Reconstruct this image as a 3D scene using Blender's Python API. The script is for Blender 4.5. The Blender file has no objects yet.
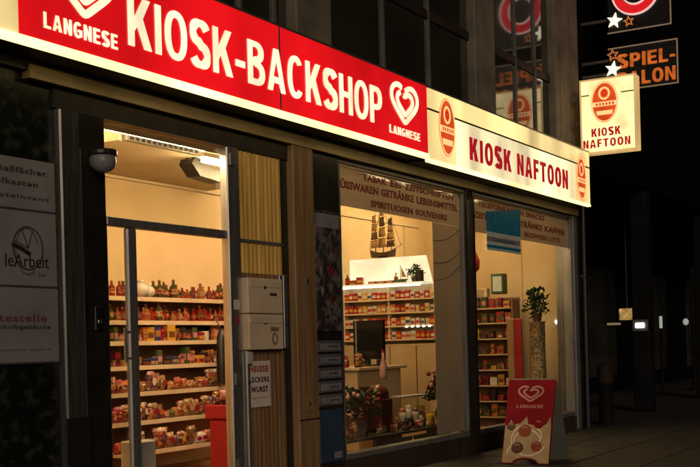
import bpy, math, random
from mathutils import Vector, Matrix
random.seed(7)
PI = math.pi
S = bpy.context.scene
COL = S.collection

# ------------------------------------------------------------------ camera
cam_d = bpy.data.cameras.new('camera')
cam = bpy.data.objects.new('camera', cam_d); COL.objects.link(cam)
YAW, ROLL, F = math.radians(30.4), math.radians(1.5), 1145.0
fw = Vector((math.cos(YAW), math.sin(YAW), 0)); r0 = Vector((math.sin(YAW), -math.cos(YAW), 0)); u0 = Vector((0, 0, 1))
rt = r0*math.cos(ROLL) - u0*math.sin(ROLL); up = u0*math.cos(ROLL) + r0*math.sin(ROLL)
cam.matrix_world = Matrix(((rt.x, up.x, -fw.x, 0), (rt.y, up.y, -fw.y, -5.6), (rt.z, up.z, -fw.z, 1.3), (0, 0, 0, 1)))
cam_d.sensor_width = 36; cam_d.lens = 36*F/700; cam_d.shift_y = 112/700
cam_d.clip_end = 600; cam_d.clip_start = 0.1
S.camera = cam

# ------------------------------------------------------------------ sky, sun, exposure (night)
SUN_EL, SUN_AZ = math.radians(14), math.radians(218)      # weak warm street glow from behind the camera
w = bpy.data.worlds.new('World'); S.world = w; w.use_nodes = True
nt = w.node_tree; nt.nodes.clear()
sky = nt.nodes.new('ShaderNodeTexSky'); sky.sky_type = 'NISHITA'; sky.sun_disc = False
sky.sun_elevation = math.radians(-7); sky.sun_rotation = math.radians(90)-SUN_AZ
bg = nt.nodes.new('ShaderNodeBackground'); bg.inputs[1].default_value = 0.05
wo = nt.nodes.new('ShaderNodeOutputWorld')
nt.links.new(sky.outputs[0], bg.inputs[0]); nt.links.new(bg.outputs[0], wo.inputs[0])
sd = bpy.data.lights.new('sun', 'SUN'); sd.energy = 0.68; sd.angle = math.radians(20); sd.color = (1, .80, .62)
sun = bpy.data.objects.new('sun', sd); COL.objects.link(sun)
dv = Vector((-math.cos(SUN_AZ)*math.cos(SUN_EL), -math.sin(SUN_AZ)*math.cos(SUN_EL), -math.sin(SUN_EL)))
sun.rotation_euler = dv.to_track_quat('-Z', 'Y').to_euler(); sun.location = (-10, -20, 15)
S.view_settings.view_transform = 'Standard'; S.view_settings.look = 'None'
S.view_settings.exposure = .38; S.view_settings.gamma = 1; S.view_settings.use_curve_mapping = False
S.render.engine = 'CYCLES'
S.cycles.max_bounces = 8; S.cycles.transparent_max_bounces = 12; S.cycles.sample_clamp_indirect = 3
S.cycles.caustics_reflective = False; S.cycles.caustics_refractive = False

# ------------------------------------------------------------------ materials
def mat(name, c1, c2=None, rough=.6, metal=0., scale=6., bump=0., spec=None, stretch=(1, 1, 1), detail=6, ramp=(.35, .65)):
    m = bpy.data.materials.new(name); m.use_nodes = True
    n = m.node_tree.nodes; l = m.node_tree.links; p = n['Principled BSDF']
    if c2 is None: c2 = tuple(x*.72 for x in c1)
    tc = n.new('ShaderNodeTexCoord'); mp = n.new('ShaderNodeMapping'); mp.inputs['Scale'].default_value = stretch
    nz = n.new('ShaderNodeTexNoise'); nz.inputs['Scale'].default_value = scale; nz.inputs['Detail'].default_value = detail
    geo = n.new('ShaderNodeNewGeometry')
    cr = n.new('ShaderNodeValToRGB')
    cr.color_ramp.elements[0].position, cr.color_ramp.elements[1].position = ramp
    cr.color_ramp.elements[0].color = (*c1, 1); cr.color_ramp.elements[1].color = (*c2, 1)
    l.new(geo.outputs['Position'], mp.inputs[0]); l.new(mp.outputs[0], nz.inputs[0])
    l.new(nz.outputs[0], cr.inputs[0]); l.new(cr.outputs[0], p.inputs['Base Color'])
    n2 = n.new('ShaderNodeTexNoise'); n2.inputs['Scale'].default_value = scale*2.3; l.new(mp.outputs[0], n2.inputs[0])
    mr = n.new('ShaderNodeMapRange'); mr.inputs[3].default_value = max(.02, rough-.12); mr.inputs[4].default_value = min(1, rough+.12)
    l.new(n2.outputs[0], mr.inputs[0]); l.new(mr.outputs[0], p.inputs['Roughness'])
    p.inputs['Metallic'].default_value = metal
    if spec is not None: p.inputs['Specular IOR Level'].default_value = spec
    if bump:
        b = n.new('ShaderNodeBump'); b.inputs['Strength'].default_value = bump; b.inputs['Distance'].default_value = .01
        l.new(nz.outputs[0], b.inputs['Height']); l.new(b.outputs[0], p.inputs['Normal'])
    return m

def emit(name, col, st, dim=0., scale=1.2, stretch=(1, 1, .4), base=None):
    """backlit acrylic or lamp; dim = how unevenly the tubes behind it light it"""
    m = bpy.data.materials.new(name); m.use_nodes = True
    n = m.node_tree.nodes; l = m.node_tree.links; p = n['Principled BSDF']
    p.inputs['Base Color'].default_value = (*(base or [c*.5 for c in col]), 1); p.inputs['Roughness'].default_value = .25
    p.inputs['Emission Color'].default_value = (*col, 1)
    if dim:
        geo = n.new('ShaderNodeNewGeometry'); mp = n.new('ShaderNodeMapping'); mp.inputs['Scale'].default_value = stretch
        nz = n.new('ShaderNodeTexNoise'); nz.inputs['Scale'].default_value = scale; nz.inputs['Detail'].default_value = 2
        mr = n.new('ShaderNodeMapRange'); mr.inputs[1].default_value = .3; mr.inputs[2].default_value = .7
        mr.inputs[3].default_value = st*(1-dim); mr.inputs[4].default_value = st*(1+dim)
        l.new(geo.outputs['Position'], mp.inputs[0]); l.new(mp.outputs[0], nz.inputs[0]); l.new(nz.outputs[0], mr.inputs[0])
        l.new(mr.outputs[0], p.inputs['Emission Strength'])
    else: p.inputs['Emission Strength'].default_value = st
    return m

def glass(name, tint=(.9, .93, .9), refl=.06, rough=.02):
    m = bpy.data.materials.new(name); m.use_nodes = True
    n = m.node_tree.nodes; l = m.node_tree.links; n.clear()
    o = n.new('ShaderNodeOutputMaterial'); mx = n.new('ShaderNodeMixShader'); t = n.new('ShaderNodeBsdfTransparent'); g = n.new('ShaderNodeBsdfGlossy')
    lw = n.new('ShaderNodeLayerWeight'); lw.inputs[0].default_value = .5; pw = n.new('ShaderNodeMath'); pw.operation = 'POWER'; pw.inputs[1].default_value = 5
    fr = n.new('ShaderNodeMath'); fr.operation = 'MULTIPLY_ADD'; fr.inputs[1].default_value = .9; fr.inputs[2].default_value = .03
    l.new(lw.outputs['Facing'], pw.inputs[0]); l.new(pw.outputs[0], fr.inputs[0])
    t.inputs[0].default_value = (*tint, 1); g.inputs['Roughness'].default_value = rough
    l.new(fr.outputs[0], mx.inputs[0]); l.new(t.outputs[0], mx.inputs[1]); l.new(g.outputs[0], mx.inputs[2]); l.new(mx.outputs[0], o.inputs[0])
    return m

def film_mat(name):
    m = bpy.data.materials.new(name); m.use_nodes = True
    n = m.node_tree.nodes; l = m.node_tree.links; p = n['Principled BSDF']
    o = n['Material Output']; mx = n.new('ShaderNodeMixShader'); t = n.new('ShaderNodeBsdfTransparent'); mx.inputs[0].default_value = .93
    geo = n.new('ShaderNodeNewGeometry'); nz = n.new('ShaderNodeTexNoise'); nz.inputs['Scale'].default_value = 2.2
    cr = n.new('ShaderNodeValToRGB'); cr.color_ramp.elements[0].color = (.25, .205, .145, 1); cr.color_ramp.elements[1].color = (.37, .31, .225, 1)
    l.new(geo.outputs['Position'], nz.inputs[0]); l.new(nz.outputs[0], cr.inputs[0]); l.new(cr.outputs[0], p.inputs['Base Color'])
    p.inputs['Roughness'].default_value = .45
    tr = n.new('ShaderNodeBsdfTranslucent'); tr.inputs[0].default_value = (.70, .56, .38, 1); m2 = n.new('ShaderNodeMixShader'); m2.inputs[0].default_value = .22
    l.new(p.outputs[0], m2.inputs[1]); l.new(tr.outputs[0], m2.inputs[2])
    l.new(t.outputs[0], mx.inputs[1]); l.new(m2.outputs[0], mx.inputs[2]); l.new(mx.outputs[0], o.inputs[0])
    return m

M = dict(
 red_face=emit('lit red acrylic', (.62, .005, .008), .76, .30, 1.2, base=(.5, .01, .01)),
 cream_face=emit('lit cream acrylic', (1, .74, .29), .70, .45, 1.3, base=(.7, .6, .4)),
 white_face=emit('lit white acrylic', (1, .84, .46), .80, .45, 1.5, base=(.8, .75, .6)),
 box_glow=emit('lit cream box face', (1, .76, .34), .95, .40, 2.6, (1, 1, 1), base=(.7, .6, .4)),
 box_rimglow=emit('dim cream box rim', (.9, .55, .20), .45, .3, 3, base=(.5, .4, .25)),
 letter_lit=emit('lit cream lettering', (1, .86, .55), .85, .25, 2.5, (1, 1, 1), base=(.8, .75, .6)),
 under=emit('lit diffuser strip', (1, .76, .32), 1.5, .35, 1.2, (1, 1, 1), base=(.7, .6, .4)),
 letter_red=emit('dark red lettering', (.36, .005, .015), .7, 0, base=(.3, .01, .02)),
 badge_orange=emit('orange red badge', (.80, .09, .015), .6, .2, 6, (1, 1, 1)),
 badge_pale=emit('pale badge band', (1, .55, .22), .9),
 badge_deep=emit('deep red badge band', (.55, .02, .01), .8),
 black=mat('black plastic', (.010, .010, .010), rough=.45),
 seam=mat('dark metal seam', (.012, .010, .008), rough=.4),
 housing=mat('sign housing metal', (.22, .20, .16), rough=.4, metal=.6),
 beam=mat('dark brown steel beam', (.030, .024, .018), (.014, .012, .010), rough=.5, scale=4),
 tan_metal=mat('tan fascia metal', (.62, .46, .22), (.40, .29, .13), rough=.45, scale=5, stretch=(.4, 1, 3)),
 dark_frame=mat('dark bronze frame', (.035, .028, .022), (.018, .016, .013), rough=.35, scale=5, metal=.3),
 alu=mat('brushed aluminium', (.55, .54, .50), (.38, .37, .34), rough=.32, metal=.85, scale=5, stretch=(6, 6, .4)),
 alu_d=mat('dull aluminium', (.30, .29, .27), (.20, .19, .18), rough=.42, metal=.6, scale=5, stretch=(6, 6, .4)),
 marble=mat('dark green black marble', (.006, .008, .005), (.055, .060, .040), rough=.30, scale=9, detail=12, ramp=(.50, .78), stretch=(1, 1, 1.4)),
 concrete=mat('greenish grey concrete', (.22, .19, .13), (.13, .115, .08), rough=.8, scale=3, bump=.3),
 mull=mat('grey mullion', (.17, .16, .14), rough=.5, metal=.2),
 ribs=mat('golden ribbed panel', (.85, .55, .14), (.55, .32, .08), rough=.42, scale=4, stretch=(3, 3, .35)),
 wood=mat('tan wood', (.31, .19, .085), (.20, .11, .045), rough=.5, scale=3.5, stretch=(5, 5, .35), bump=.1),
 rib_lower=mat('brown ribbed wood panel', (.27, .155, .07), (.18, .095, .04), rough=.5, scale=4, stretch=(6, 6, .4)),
 paper=mat('off white paper', (.78, .68, .58), (.68, .58, .48), rough=.6, scale=3),
 poster=mat('greyish poster sheet', (.29, .275, .28), (.22, .21, .215), rough=.55, scale=2.5),
 cabinet=mat('cream painted metal box', (.80, .64, .44), (.70, .54, .36), rough=.4, scale=3),
 ink=mat('black ink', (.02, .018, .02), rough=.6),
 ink_soft=mat('worn grey ink', (.07, .06, .06), rough=.6),
 ink_red=mat('red ink', (.42, .03, .03), rough=.6),
 ink_redsoft=mat('faded red ink', (.20, .05, .05), rough=.6),
 film_red=mat('dull red film lettering', (.26, .04, .03), (.18, .028, .02), rough=.5),
 wall_in=mat('warm cream wall', (.74, .56, .32), (.66, .49, .27), rough=.8, scale=1.4),
 ceil_in=mat('pale ceiling', (.66, .55, .36), (.58, .48, .31), rough=.8, scale=2),
 floor_in=mat('orange brown floor tiles', (.42, .20, .07), (.30, .14, .05), rough=.4, scale=3),
 shelf=mat('cream shelf board', (.68, .54, .36), (.55, .42, .27), rough=.5, scale=4),
 shelf_back=mat('brown shelf back', (.30, .16, .08), (.20, .10, .05), rough=.6, scale=3),
 beige=mat('beige cabinet laminate', (.50, .37, .22), (.42, .30, .17), rough=.5, scale=2),
 counter=mat('dark brown counter', (.055, .035, .022), (.03, .02, .014), rough=.4, scale=3),
 tube=emit('warm fluorescent tube', (1, .67, .34), 155),
 tube_w=emit('bright lamp', (1, .92, .75), 4.0),
 lit_white=emit('backlit white display', (1, .90, .66), .72, .25, 3, (1, 1, 1)),
 black_gloss=mat('glossy black screen', (.008, .009, .010), rough=.15),
 blue_pl=mat('blue plastic sheet', (.015, .20, .34), (.010, .14, .25), rough=.4, scale=6),
 paleblue=mat('pale blue strip', (.55, .62, .60), rough=.5),
 blue_dark=mat('dark blue poster', (.030, .065, .12), (.02, .045, .09), rough=.5, scale=5),
 plate=mat('grey price plate', (.12, .12, .13), (.08, .08, .09), rough=.4, scale=6),
 plate_l=mat('pale plate band', (.26, .25, .25), rough=.4),
 menu=mat('dark ice menu poster', (.035, .028, .028), (.16, .13, .12), rough=.4, scale=13, ramp=(.46, .62)),
 red_pl=mat('red plastic', (.30, .008, .012), (.22, .006, .010), rough=.4, scale=4),
 maroon=mat('dark red board', (.22, .003, .012), (.16, .002, .008), rough=.55, spec=.12, scale=4),
 cream_pr=mat('cream printed swirl', (.40, .31, .18), (.30, .22, .12), rough=.5, scale=9),
 choc=mat('chocolate brown print', (.07, .018, .012), rough=.4),
 berry=mat('berry red print', (.25, .03, .015), rough=.4),
 berry_dark=mat('dark maroon enamel', (.09, .008, .008), (.05, .005, .005), rough=.3, scale=6),
 bin_top=mat('rusty bin lid', (.030, .020, .015), rough=.7, spec=.1),
 steel_dark=mat('dark steel cladding', (.12, .115, .10), (.07, .065, .06), rough=.3, metal=.5, scale=5, stretch=(6, 6, .4)),
 pink=mat('pale pink print', (.50, .24, .24), rough=.45),
 board_side=mat('grey board plastic', (.16, .16, .13), (.12, .12, .10), rough=.5, scale=4),
 pave=mat('dark paving', (.030, .026, .020), (.012, .011, .009), rough=.7, scale=2.6, detail=14, bump=.8),
 joint=mat('paving joint', (.02, .018, .015), rough=.9),
 asphalt=mat('asphalt', (.05, .05, .05), (.035, .035, .035), rough=.85, scale=14, bump=.4),
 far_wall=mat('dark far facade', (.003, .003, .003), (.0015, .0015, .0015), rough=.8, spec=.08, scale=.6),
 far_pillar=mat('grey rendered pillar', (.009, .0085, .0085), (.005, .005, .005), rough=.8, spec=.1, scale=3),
 leaf=mat('dark green leaf', (.035, .075, .02), (.02, .045, .012), rough=.5, scale=12),
 bark=mat('dark bark', (.045, .035, .025), rough=.85, scale=8, bump=.5),
 sail=mat('tan sail cloth', (.42, .27, .13), (.30, .18, .08), rough=.7, scale=14),
 hull=mat('dark brown hull', (.07, .032, .015), (.04, .02, .01), rough=.45, scale=12),
 neon_or=emit('orange sign letters', (.9, .20, .03), .34, .35, 9, (1, 1, 1)),
 neon_red=emit('red neon ring', (.85, .015, .02), .55, .1, 3, (1, 1, 1)),
 neon_wh=emit('pink white neon tube', (1, .62, .55), .6),
 star=emit('lit pale star', (1, .88, .62), 1.1),
 star_o=emit('dim orange star outline', (.75, .22, .06), .5),
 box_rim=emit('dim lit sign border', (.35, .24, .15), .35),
 yel=emit('lit yellow shop sign', (1, .62, .18), .2, .9, 9, (1, 1, 1)),
 cold=emit('cold white lamp', (.92, .85, 1), 1.0),
 cold_s=emit('small cold lamp', (.8, .95, .85), .2),
 glass=glass('shop glass'),
 film=film_mat('frosted window film'),
 terracotta=mat('patterned tan pot', (.40, .27, .13), (.12, .09, .05), rough=.6, scale=30, ramp=(.45, .55)),
 white_pl=mat('white plastic', (.62, .58, .50), rough=.4),
 wire=mat('thin brown cable', (.10, .07, .045), rough=.6),
)
# dark reflecting office glass
m = mat('dark office glass', (.028, .028, .020), (.045, .042, .030), rough=.14, scale=1)
p = m.node_tree.nodes['Principled BSDF']; p.inputs['IOR'].default_value = 2.1
for lk in list(m.node_tree.links):
    if lk.to_socket.name == 'Roughness': m.node_tree.links.remove(lk)
p.inputs['Roughness'].default_value = .055
M['office'] = m

# ------------------------------------------------------------------ mesh helpers
class MB:
    def __init__(s): s.v = []; s.f = []; s.mi = []; s.mats = []
    def _m(s, m):
        if m not in s.mats: s.mats.append(m)
        return s.mats.index(m)
    def add(s, vs, fs, m):
        k = len(s.v); i = s._m(m); s.v += [Vector(v) for v in vs]
        for f in fs: s.f.append([k+j for j in f]); s.mi.append(i)
        return s
    def box(s, x0, x1, y0, y1, z0, z1, m, b=0.):
        x0, x1 = sorted((x0, x1)); y0, y1 = sorted((y0, y1)); z0, z1 = sorted((z0, z1))
        b = min(b, (x1-x0)/3, (y1-y0)/3, (z1-z0)/3)
        if b <= 0:
            vs = [(x, y, z) for x in (x0, x1) for y in (y0, y1) for z in (z0, z1)]
            return s.add(vs, [(0,1,3,2), (4,6,7,5), (0,4,5,1), (2,3,7,6), (0,2,6,4), (1,5,7,3)], m)
        vs = []; idx = {}
        for ix, x in enumerate((x0, x1)):
            for iy, y in enumerate((y0, y1)):
                for iz, z in enumerate((z0, z1)):
                    for ax in range(3):
                        q = [x, y, z]
                        for a2 in range(3):
                            if a2 != ax: q[a2] += b*(1 if (ix, iy, iz)[a2] == 0 else -1)
                        idx[(ix, iy, iz, ax)] = len(vs); vs.append(q)
        fs = []
        for ax in range(3):
            o1, o2 = [a for a in range(3) if a != ax]
            for sd_ in (0, 1):
                q = []
                for (p1, p2) in ((0,0), (1,0), (1,1), (0,1)):
                    c = [0,0,0]; c[ax] = sd_; c[o1] = p1; c[o2] = p2; q.append(idx[(*c, ax)])
                fs.append(q)
        for ax in range(3):
            o1, o2 = [a for a in range(3) if a != ax]
            for p1 in (0, 1):
                for p2 in (0, 1):
                    c0 = [0,0,0]; c1 = [0,0,0]; c0[ax] = 0; c1[ax] = 1
                    for c in (c0, c1): c[o1] = p1; c[o2] = p2
                    fs.append([idx[(*c0, o1)], idx[(*c1, o1)], idx[(*c1, o2)], idx[(*c0, o2)]])
        for ix in (0, 1):
            for iy in (0, 1):
                for iz in (0, 1): fs.append([idx[(ix, iy, iz, a)] for a in range(3)])
        return s.add(vs, fs, m)
    def tube(s, pts, r, m, seg=8, close=False):
        pts = [Vector(p_) for p_ in pts]; n = len(pts); vs = []; fs = []
        rr = r if isinstance(r, (list, tuple)) else [r]*n
        for i, p_ in enumerate(pts):
            a = pts[(i-1) % n] if (i > 0 or close) else pts[i]; b_ = pts[(i+1) % n] if (i < n-1 or close) else pts[i]
            d = (b_-a).normalized(); h = Vector((0, 0, 1)) if abs(d.z) < .9 else Vector((1, 0, 0))
            e = d.cross(h).normalized(); g = d.cross(e)
            for k in range(seg):
                t = 2*PI*k/seg; vs.append(p_+(e*math.cos(t)+g*math.sin(t))*rr[i])
        for i in range(n if close else n-1):
            j = (i+1) % n
            for k in range(seg): k2 = (k+1) % seg; fs.append((i*seg+k, i*seg+k2, j*seg+k2, j*seg+k))
        if not close: fs.append(tuple(range(seg))); fs.append(tuple((n-1)*seg+k for k in range(seg)))
        return s.add(vs, fs, m)
    def lathe(s, c, prof, m, seg=12):
        vs = []; fs = []; n = len(prof)
        for (r, z) in prof:
            for k in range(seg): t = 2*PI*k/seg; vs.append((c[0]+r*math.cos(t), c[1]+r*math.sin(t), c[2]+z))
        for i in range(n-1):
            for k in range(seg): k2 = (k+1) % seg; fs.append((i*seg+k, i*seg+k2, (i+1)*seg+k2, (i+1)*seg+k))
        fs.append(tuple(range(seg))); fs.append(tuple((n-1)*seg+k for k in range(seg)))
        return s.add(vs, fs, m)
    def ball(s, c, r, m, seg=12, sz=1.):
        prof = [(max(1e-4, r*math.sin(PI*i/8)), -r*sz*math.cos(PI*i/8)) for i in range(9)]
        return s.lathe(c, prof, m, seg)
    def poly(s, pts2, o, U, V, t, m):
        """extruded outline: pts2 in the (U,V) plane at origin o, thickness t along U x V"""
        o = Vector(o); U = Vector(U); V = Vector(V); N = U.cross(V).normalized(); n = len(pts2)
        vs = [o+U*a+V*b for a, b in pts2]+[o+U*a+V*b+N*t for a, b in pts2]
        fs = [tuple(range(n))[::-1], tuple(range(n, 2*n))]+[(i, (i+1) % n, n+(i+1) % n, n+i) for i in range(n)]
        return s.add(vs, fs, m)
    def stroke(s, pts2, wd, o, U, V, t, m, close=False):
        """a flat ribbon of width wd following pts2 on a plane"""
        n = len(pts2); L = []; R = []
        for i in range(n):
            a = pts2[(i-1) % n] if (i > 0 or close) else pts2[i]; b = pts2[(i+1) % n] if (i < n-1 or close) else pts2[i]
            dx, dy = b[0]-a[0], b[1]-a[1]; q = math.hypot(dx, dy) or 1
            nx, ny = -dy/q*wd/2, dx/q*wd/2
            L.append((pts2[i][0]+nx, pts2[i][1]+ny)); R.append((pts2[i][0]-nx, pts2[i][1]-ny))
        for i in range(n if close else n-1):
            j = (i+1) % n
            s.poly([R[i], R[j], L[j], L[i]], o, U, V, t, m)
        return s

W = {}
def setp(o, label=None, cat=None, group=None, kind=None):
    if label: o['label'] = label
    if cat: o['category'] = cat
    if group: o['group'] = group
    if kind: o['kind'] = kind
def thing(name, label, cat, loc, group=None):
    o = bpy.data.objects.new(name, None); COL.objects.link(o); o.empty_display_size = .1
    o.location = loc; W[o] = Vector(loc); setp(o, label, cat, group); return o
def obj(name, mb, parent=None, label=None, cat=None, group=None, kind=None, smooth=False):
    me = bpy.data.meshes.new(name)
    mn = Vector([min(v[i] for v in mb.v) for i in range(3)]); mx = Vector([max(v[i] for v in mb.v) for i in range(3)])
    org = Vector(((mn.x+mx.x)/2, (mn.y+mx.y)/2, mn.z))
    me.from_pydata([v-org for v in mb.v], [], mb.f)
    for m_ in mb.mats: me.materials.append(m_)
    me.polygons.foreach_set('material_index', mb.mi)
    if smooth: me.polygons.foreach_set('use_smooth', [True]*len(mb.f))
    me.update()
    import bmesh
    b = bmesh.new(); b.from_mesh(me); bmesh.ops.recalc_face_normals(b, faces=b.faces); b.to_mesh(me); b.free()
    o = bpy.data.objects.new(name, me); COL.objects.link(o)
    if parent: o.parent = parent; o.location = org-W[parent]
    else: o.location = org
    W[o] = org; setp(o, label, cat, group, kind); return o
def bx(name, b, m, parent=None, bev=0., **k):
    return obj(name, MB().box(*b, m, bev), parent, **k)

def text_mb(txt, o, U, V, w_, h_, m, t=.006, bold=.02, mb=None, space=1.0):
    """lettering fitted exactly to a w x h frame whose lower left corner is o"""
    mb = mb or MB(); o = Vector(o); U = Vector(U); V = Vector(V); N = U.cross(V)
    cu = bpy.data.curves.new('lettering', 'FONT'); cu.body = txt; cu.offset = bold; cu.resolution_u = 3; cu.space_character = space
    ob = bpy.data.objects.new('lettering', cu); me = bpy.data.meshes.new_from_object(ob)
    bpy.data.objects.remove(ob)
    xs = [v.co.x for v in me.vertices]; ys = [v.co.y for v in me.vertices]
    x0, x1, y0, y1 = min(xs), max(xs), min(ys), max(ys)
    vs = [o+U*((v.co.x-x0)/(x1-x0)*w_)+V*((v.co.y-y0)/(y1-y0)*h_)+N*t for v in me.vertices]
    fs = [tuple(p_.vertices) for p_ in me.polygons]
    mb.add(vs, fs, m)
    # side walls of the raised letters
    n = len(vs); ec = {}
    for f in fs:
        for i in range(len(f)):
            e = (f[i], f[(i+1) % len(f)]); k = (min(e), max(e)); ec.setdefault(k, []).append(e)
    vs2 = vs+[v-N*(t*.9) for v in vs]
    mb.add(vs2, [(es[0][0], es[0][1], n+es[0][1], n+es[0][0]) for es in ec.values() if len(es) == 1], m)
    bpy.data.curves.remove(cu); bpy.data.meshes.remove(me)
    return mb

from mathutils.geometry import tessellate_polygon
def _arc(cx, cy, a, b, t0, t1, n=16, e=2.3):
    o = []
    for i in range(n+1):
        t = math.radians(t0+(t1-t0)*i/n); c, s_ = math.cos(t), math.sin(t)
        o.append((cx+a*math.copysign(abs(c)**(2/e), c), cy+b*math.copysign(abs(s_)**(2/e), s_)))
    return o
def glyph(ch, w=.60, t=.19):
    """bold condensed capitals: list of (outer loop, [hole loops]) on a unit high box, and the advance width"""
    h = t*.86; m = w/2
    if ch == 'I': return [([(0, 0), (t, 0), (t, 1), (0, 1)], [])], t
    if ch == '-': return [([(0, .30), (.32, .30), (.32, .30+h), (0, .30+h)], [])], .32
    if ch == 'L': return [([(0, 0), (w*.86, 0), (w*.86, h), (t, h), (t, 1), (0, 1)], [])], w*.86
    if ch == 'E': return [([(0, 0), (w*.9, 0), (w*.9, h), (t, h), (t, .5-h*.45), (w*.82, .5-h*.45), (w*.82, .5+h*.5), (t, .5+h*.5), (t, 1-h), (w*.88, 1-h), (w*.88, 1), (0, 1)], [])], w*.9
    if ch == 'F': return [([(0, 0), (t, 0), (t, .5-h*.55), (w*.76, .5-h*.55), (w*.76, .5+h*.45), (t, .5+h*.45), (t, 1-h), (w*.84, 1-h), (w*.84, 1), (0, 1)], [])], w*.84
    if ch == 'T': return [([(m-t/2, 0), (m+t/2, 0), (m+t/2, 1-h), (w, 1-h), (w, 1), (0, 1), (0, 1-h), (m-t/2, 1-h)], [])], w
    if ch == 'H': return [([(0, 0), (t, 0), (t, .5-h*.5), (w-t, .5-h*.5), (w-t, 0), (w, 0), (w, 1), (w-t, 1), (w-t, .5+h*.5), (t, .5+h*.5), (t, 1), (0, 1)], [])], w
    if ch == 'N': return [([(0, 0), (t*.92, 0), (t*.92, .64), (w-t*.98, 0), (w, 0), (w, 1), (w-t*.92, 1), (w-t*.92, .36), (t*.98, 1), (0, 1)], [])], w
    if ch == 'K': return [([(0, 0), (t, 0), (t, .30), (t+.09, .43), (w*1.08-t*1.22, 0), (w*1.08, 0), (t+.24, .60), (w*1.04, 1), (w*1.04-t*1.2, 1), (t, .56), (t, 1), (0, 1)], [])], w*1.08
    if ch == 'A':
        W_ = w*1.12; c = W_/2
        return [([(0, 0), (t*1.02, 0), (t*1.02+.055, .20), (W_-t*1.02-.055, .20), (W_-t*1.02, 0), (W_, 0), (c+t*.56, 1), (c-t*.56, 1)], [[(c-.125, .20+h), (c+.125, .20+h), (c, .76)]])], W_
    if ch == 'P': return [([(0, 0), (t, 0), (t, .37)]+_arc(w*.5, .685, w*.5, .315, -90, 90)+[(0, 1)], [[(t, .37+h)]+_arc(w*.48, .685, w*.5-t*.96, .315-h, -90, 90, 10)+[(t, 1-h)]])], w
    if ch == 'B': return [([(0, 0)]+_arc(w*.5, .275, w*.52, .275, -90, 62)+_arc(w*.46, .755, w*.5, .245, -58, 90)+[(0, 1)], [[(t, h)]+_arc(w*.46, .28, w*.52-t*.92, .275-h*.95, -90, 90, 10)+[(t, .555-h*.5)], [(t, .555+h*.42)]+_arc(w*.44, .765, w*.48-t*.92, .235-h*.9, -90, 90, 10)+[(t, 1-h*.95)]])], w*1.02
    if ch == 'O': W_ = w*1.1; return [(_arc(W_/2, .5, W_/2, .515, 0, 345, 27), [_arc(W_/2, .5, W_/2-t, .515-h, 0, 345, 27)])], W_
    if ch == 'C': W_ = w*1.05; c = W_/2; return [(_arc(c, .5, c, .515, 38, 322, 26)+_arc(c, .5, c-t, .515-h, 310, 50, 22), [])], W_
    if ch == 'G': W_ = w*1.08; c = W_/2; return [(_arc(c, .5, c, .515, 40, 300, 24)+[(W_, .10), (W_, .53), (c, .53), (c, .53-h*.85), (W_-t, .53-h*.85), (W_-t, .22)]+_arc(c, .5, c-t, .515-h, 290, 52, 20), [])], W_
    if ch == 'S':
        c = w*.51; sp = []
        a, bt = c-t*.5, .255-h*.28
        top = _arc(c, .74-.0, a, .26-h*.5+.015, 20, 262, 14, 2.2); bot = _arc(c, .26, a, .26-h*.5+.015, 82, -160, 14, 2.2)
        sp = top+bot; L = []; R_ = []; n = len(sp)
        for i in range(n):
            p0, p1 = sp[max(0, i-1)], sp[min(n-1, i+1)]; dx, dy = p1[0]-p0[0], p1[1]-p0[1]; q = math.hypot(dx, dy) or 1
            tw = (t*abs(dy)+h*abs(dx))/q/2*(1.0)
            L.append((sp[i][0]-dy/q*tw, sp[i][1]+dx/q*tw)); R_.append((sp[i][0]+dy/q*tw, sp[i][1]-dx/q*tw))
        return [(L+R_[::-1], [])], w*1.02
    return [], .28
def caps(txt, o, U, V, w_, h_, m, t=.006, gap=.085, gw=.60, gt=.19):
    mb = MB(); o = Vector(o); U = Vector(U); V = Vector(V); N = U.cross(V); x = 0; G_ = []
    for ch in txt:
        g, adv = glyph(ch, gw, gt); G_.append((x, g)); x += adv+gap
    W_ = x-gap; k = w_/W_
    for x, g in G_:
        for outer, holes in g:
            loops = [outer]+holes; flat = [q for lp in loops for q in lp]
            P3 = [o+U*((a+x)*k)+V*(b*h_) for a, b in flat]
            tri = tessellate_polygon([[Vector((a, b, 0)) for a, b in lp] for lp in loops])
            mb.add([p_+N*t for p_ in P3], [tuple(f) for f in tri], m)
            s0 = 0
            for lp in loops:
                n = len(lp); ring = P3[s0:s0+n]; s0 += n
                mb.add([p_+N*t for p_ in ring]+[p_+N*.0003 for p_ in ring], [(i, (i+1) % n, n+(i+1) % n, n+i) for i in range(n)], m)
    return mb

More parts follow.
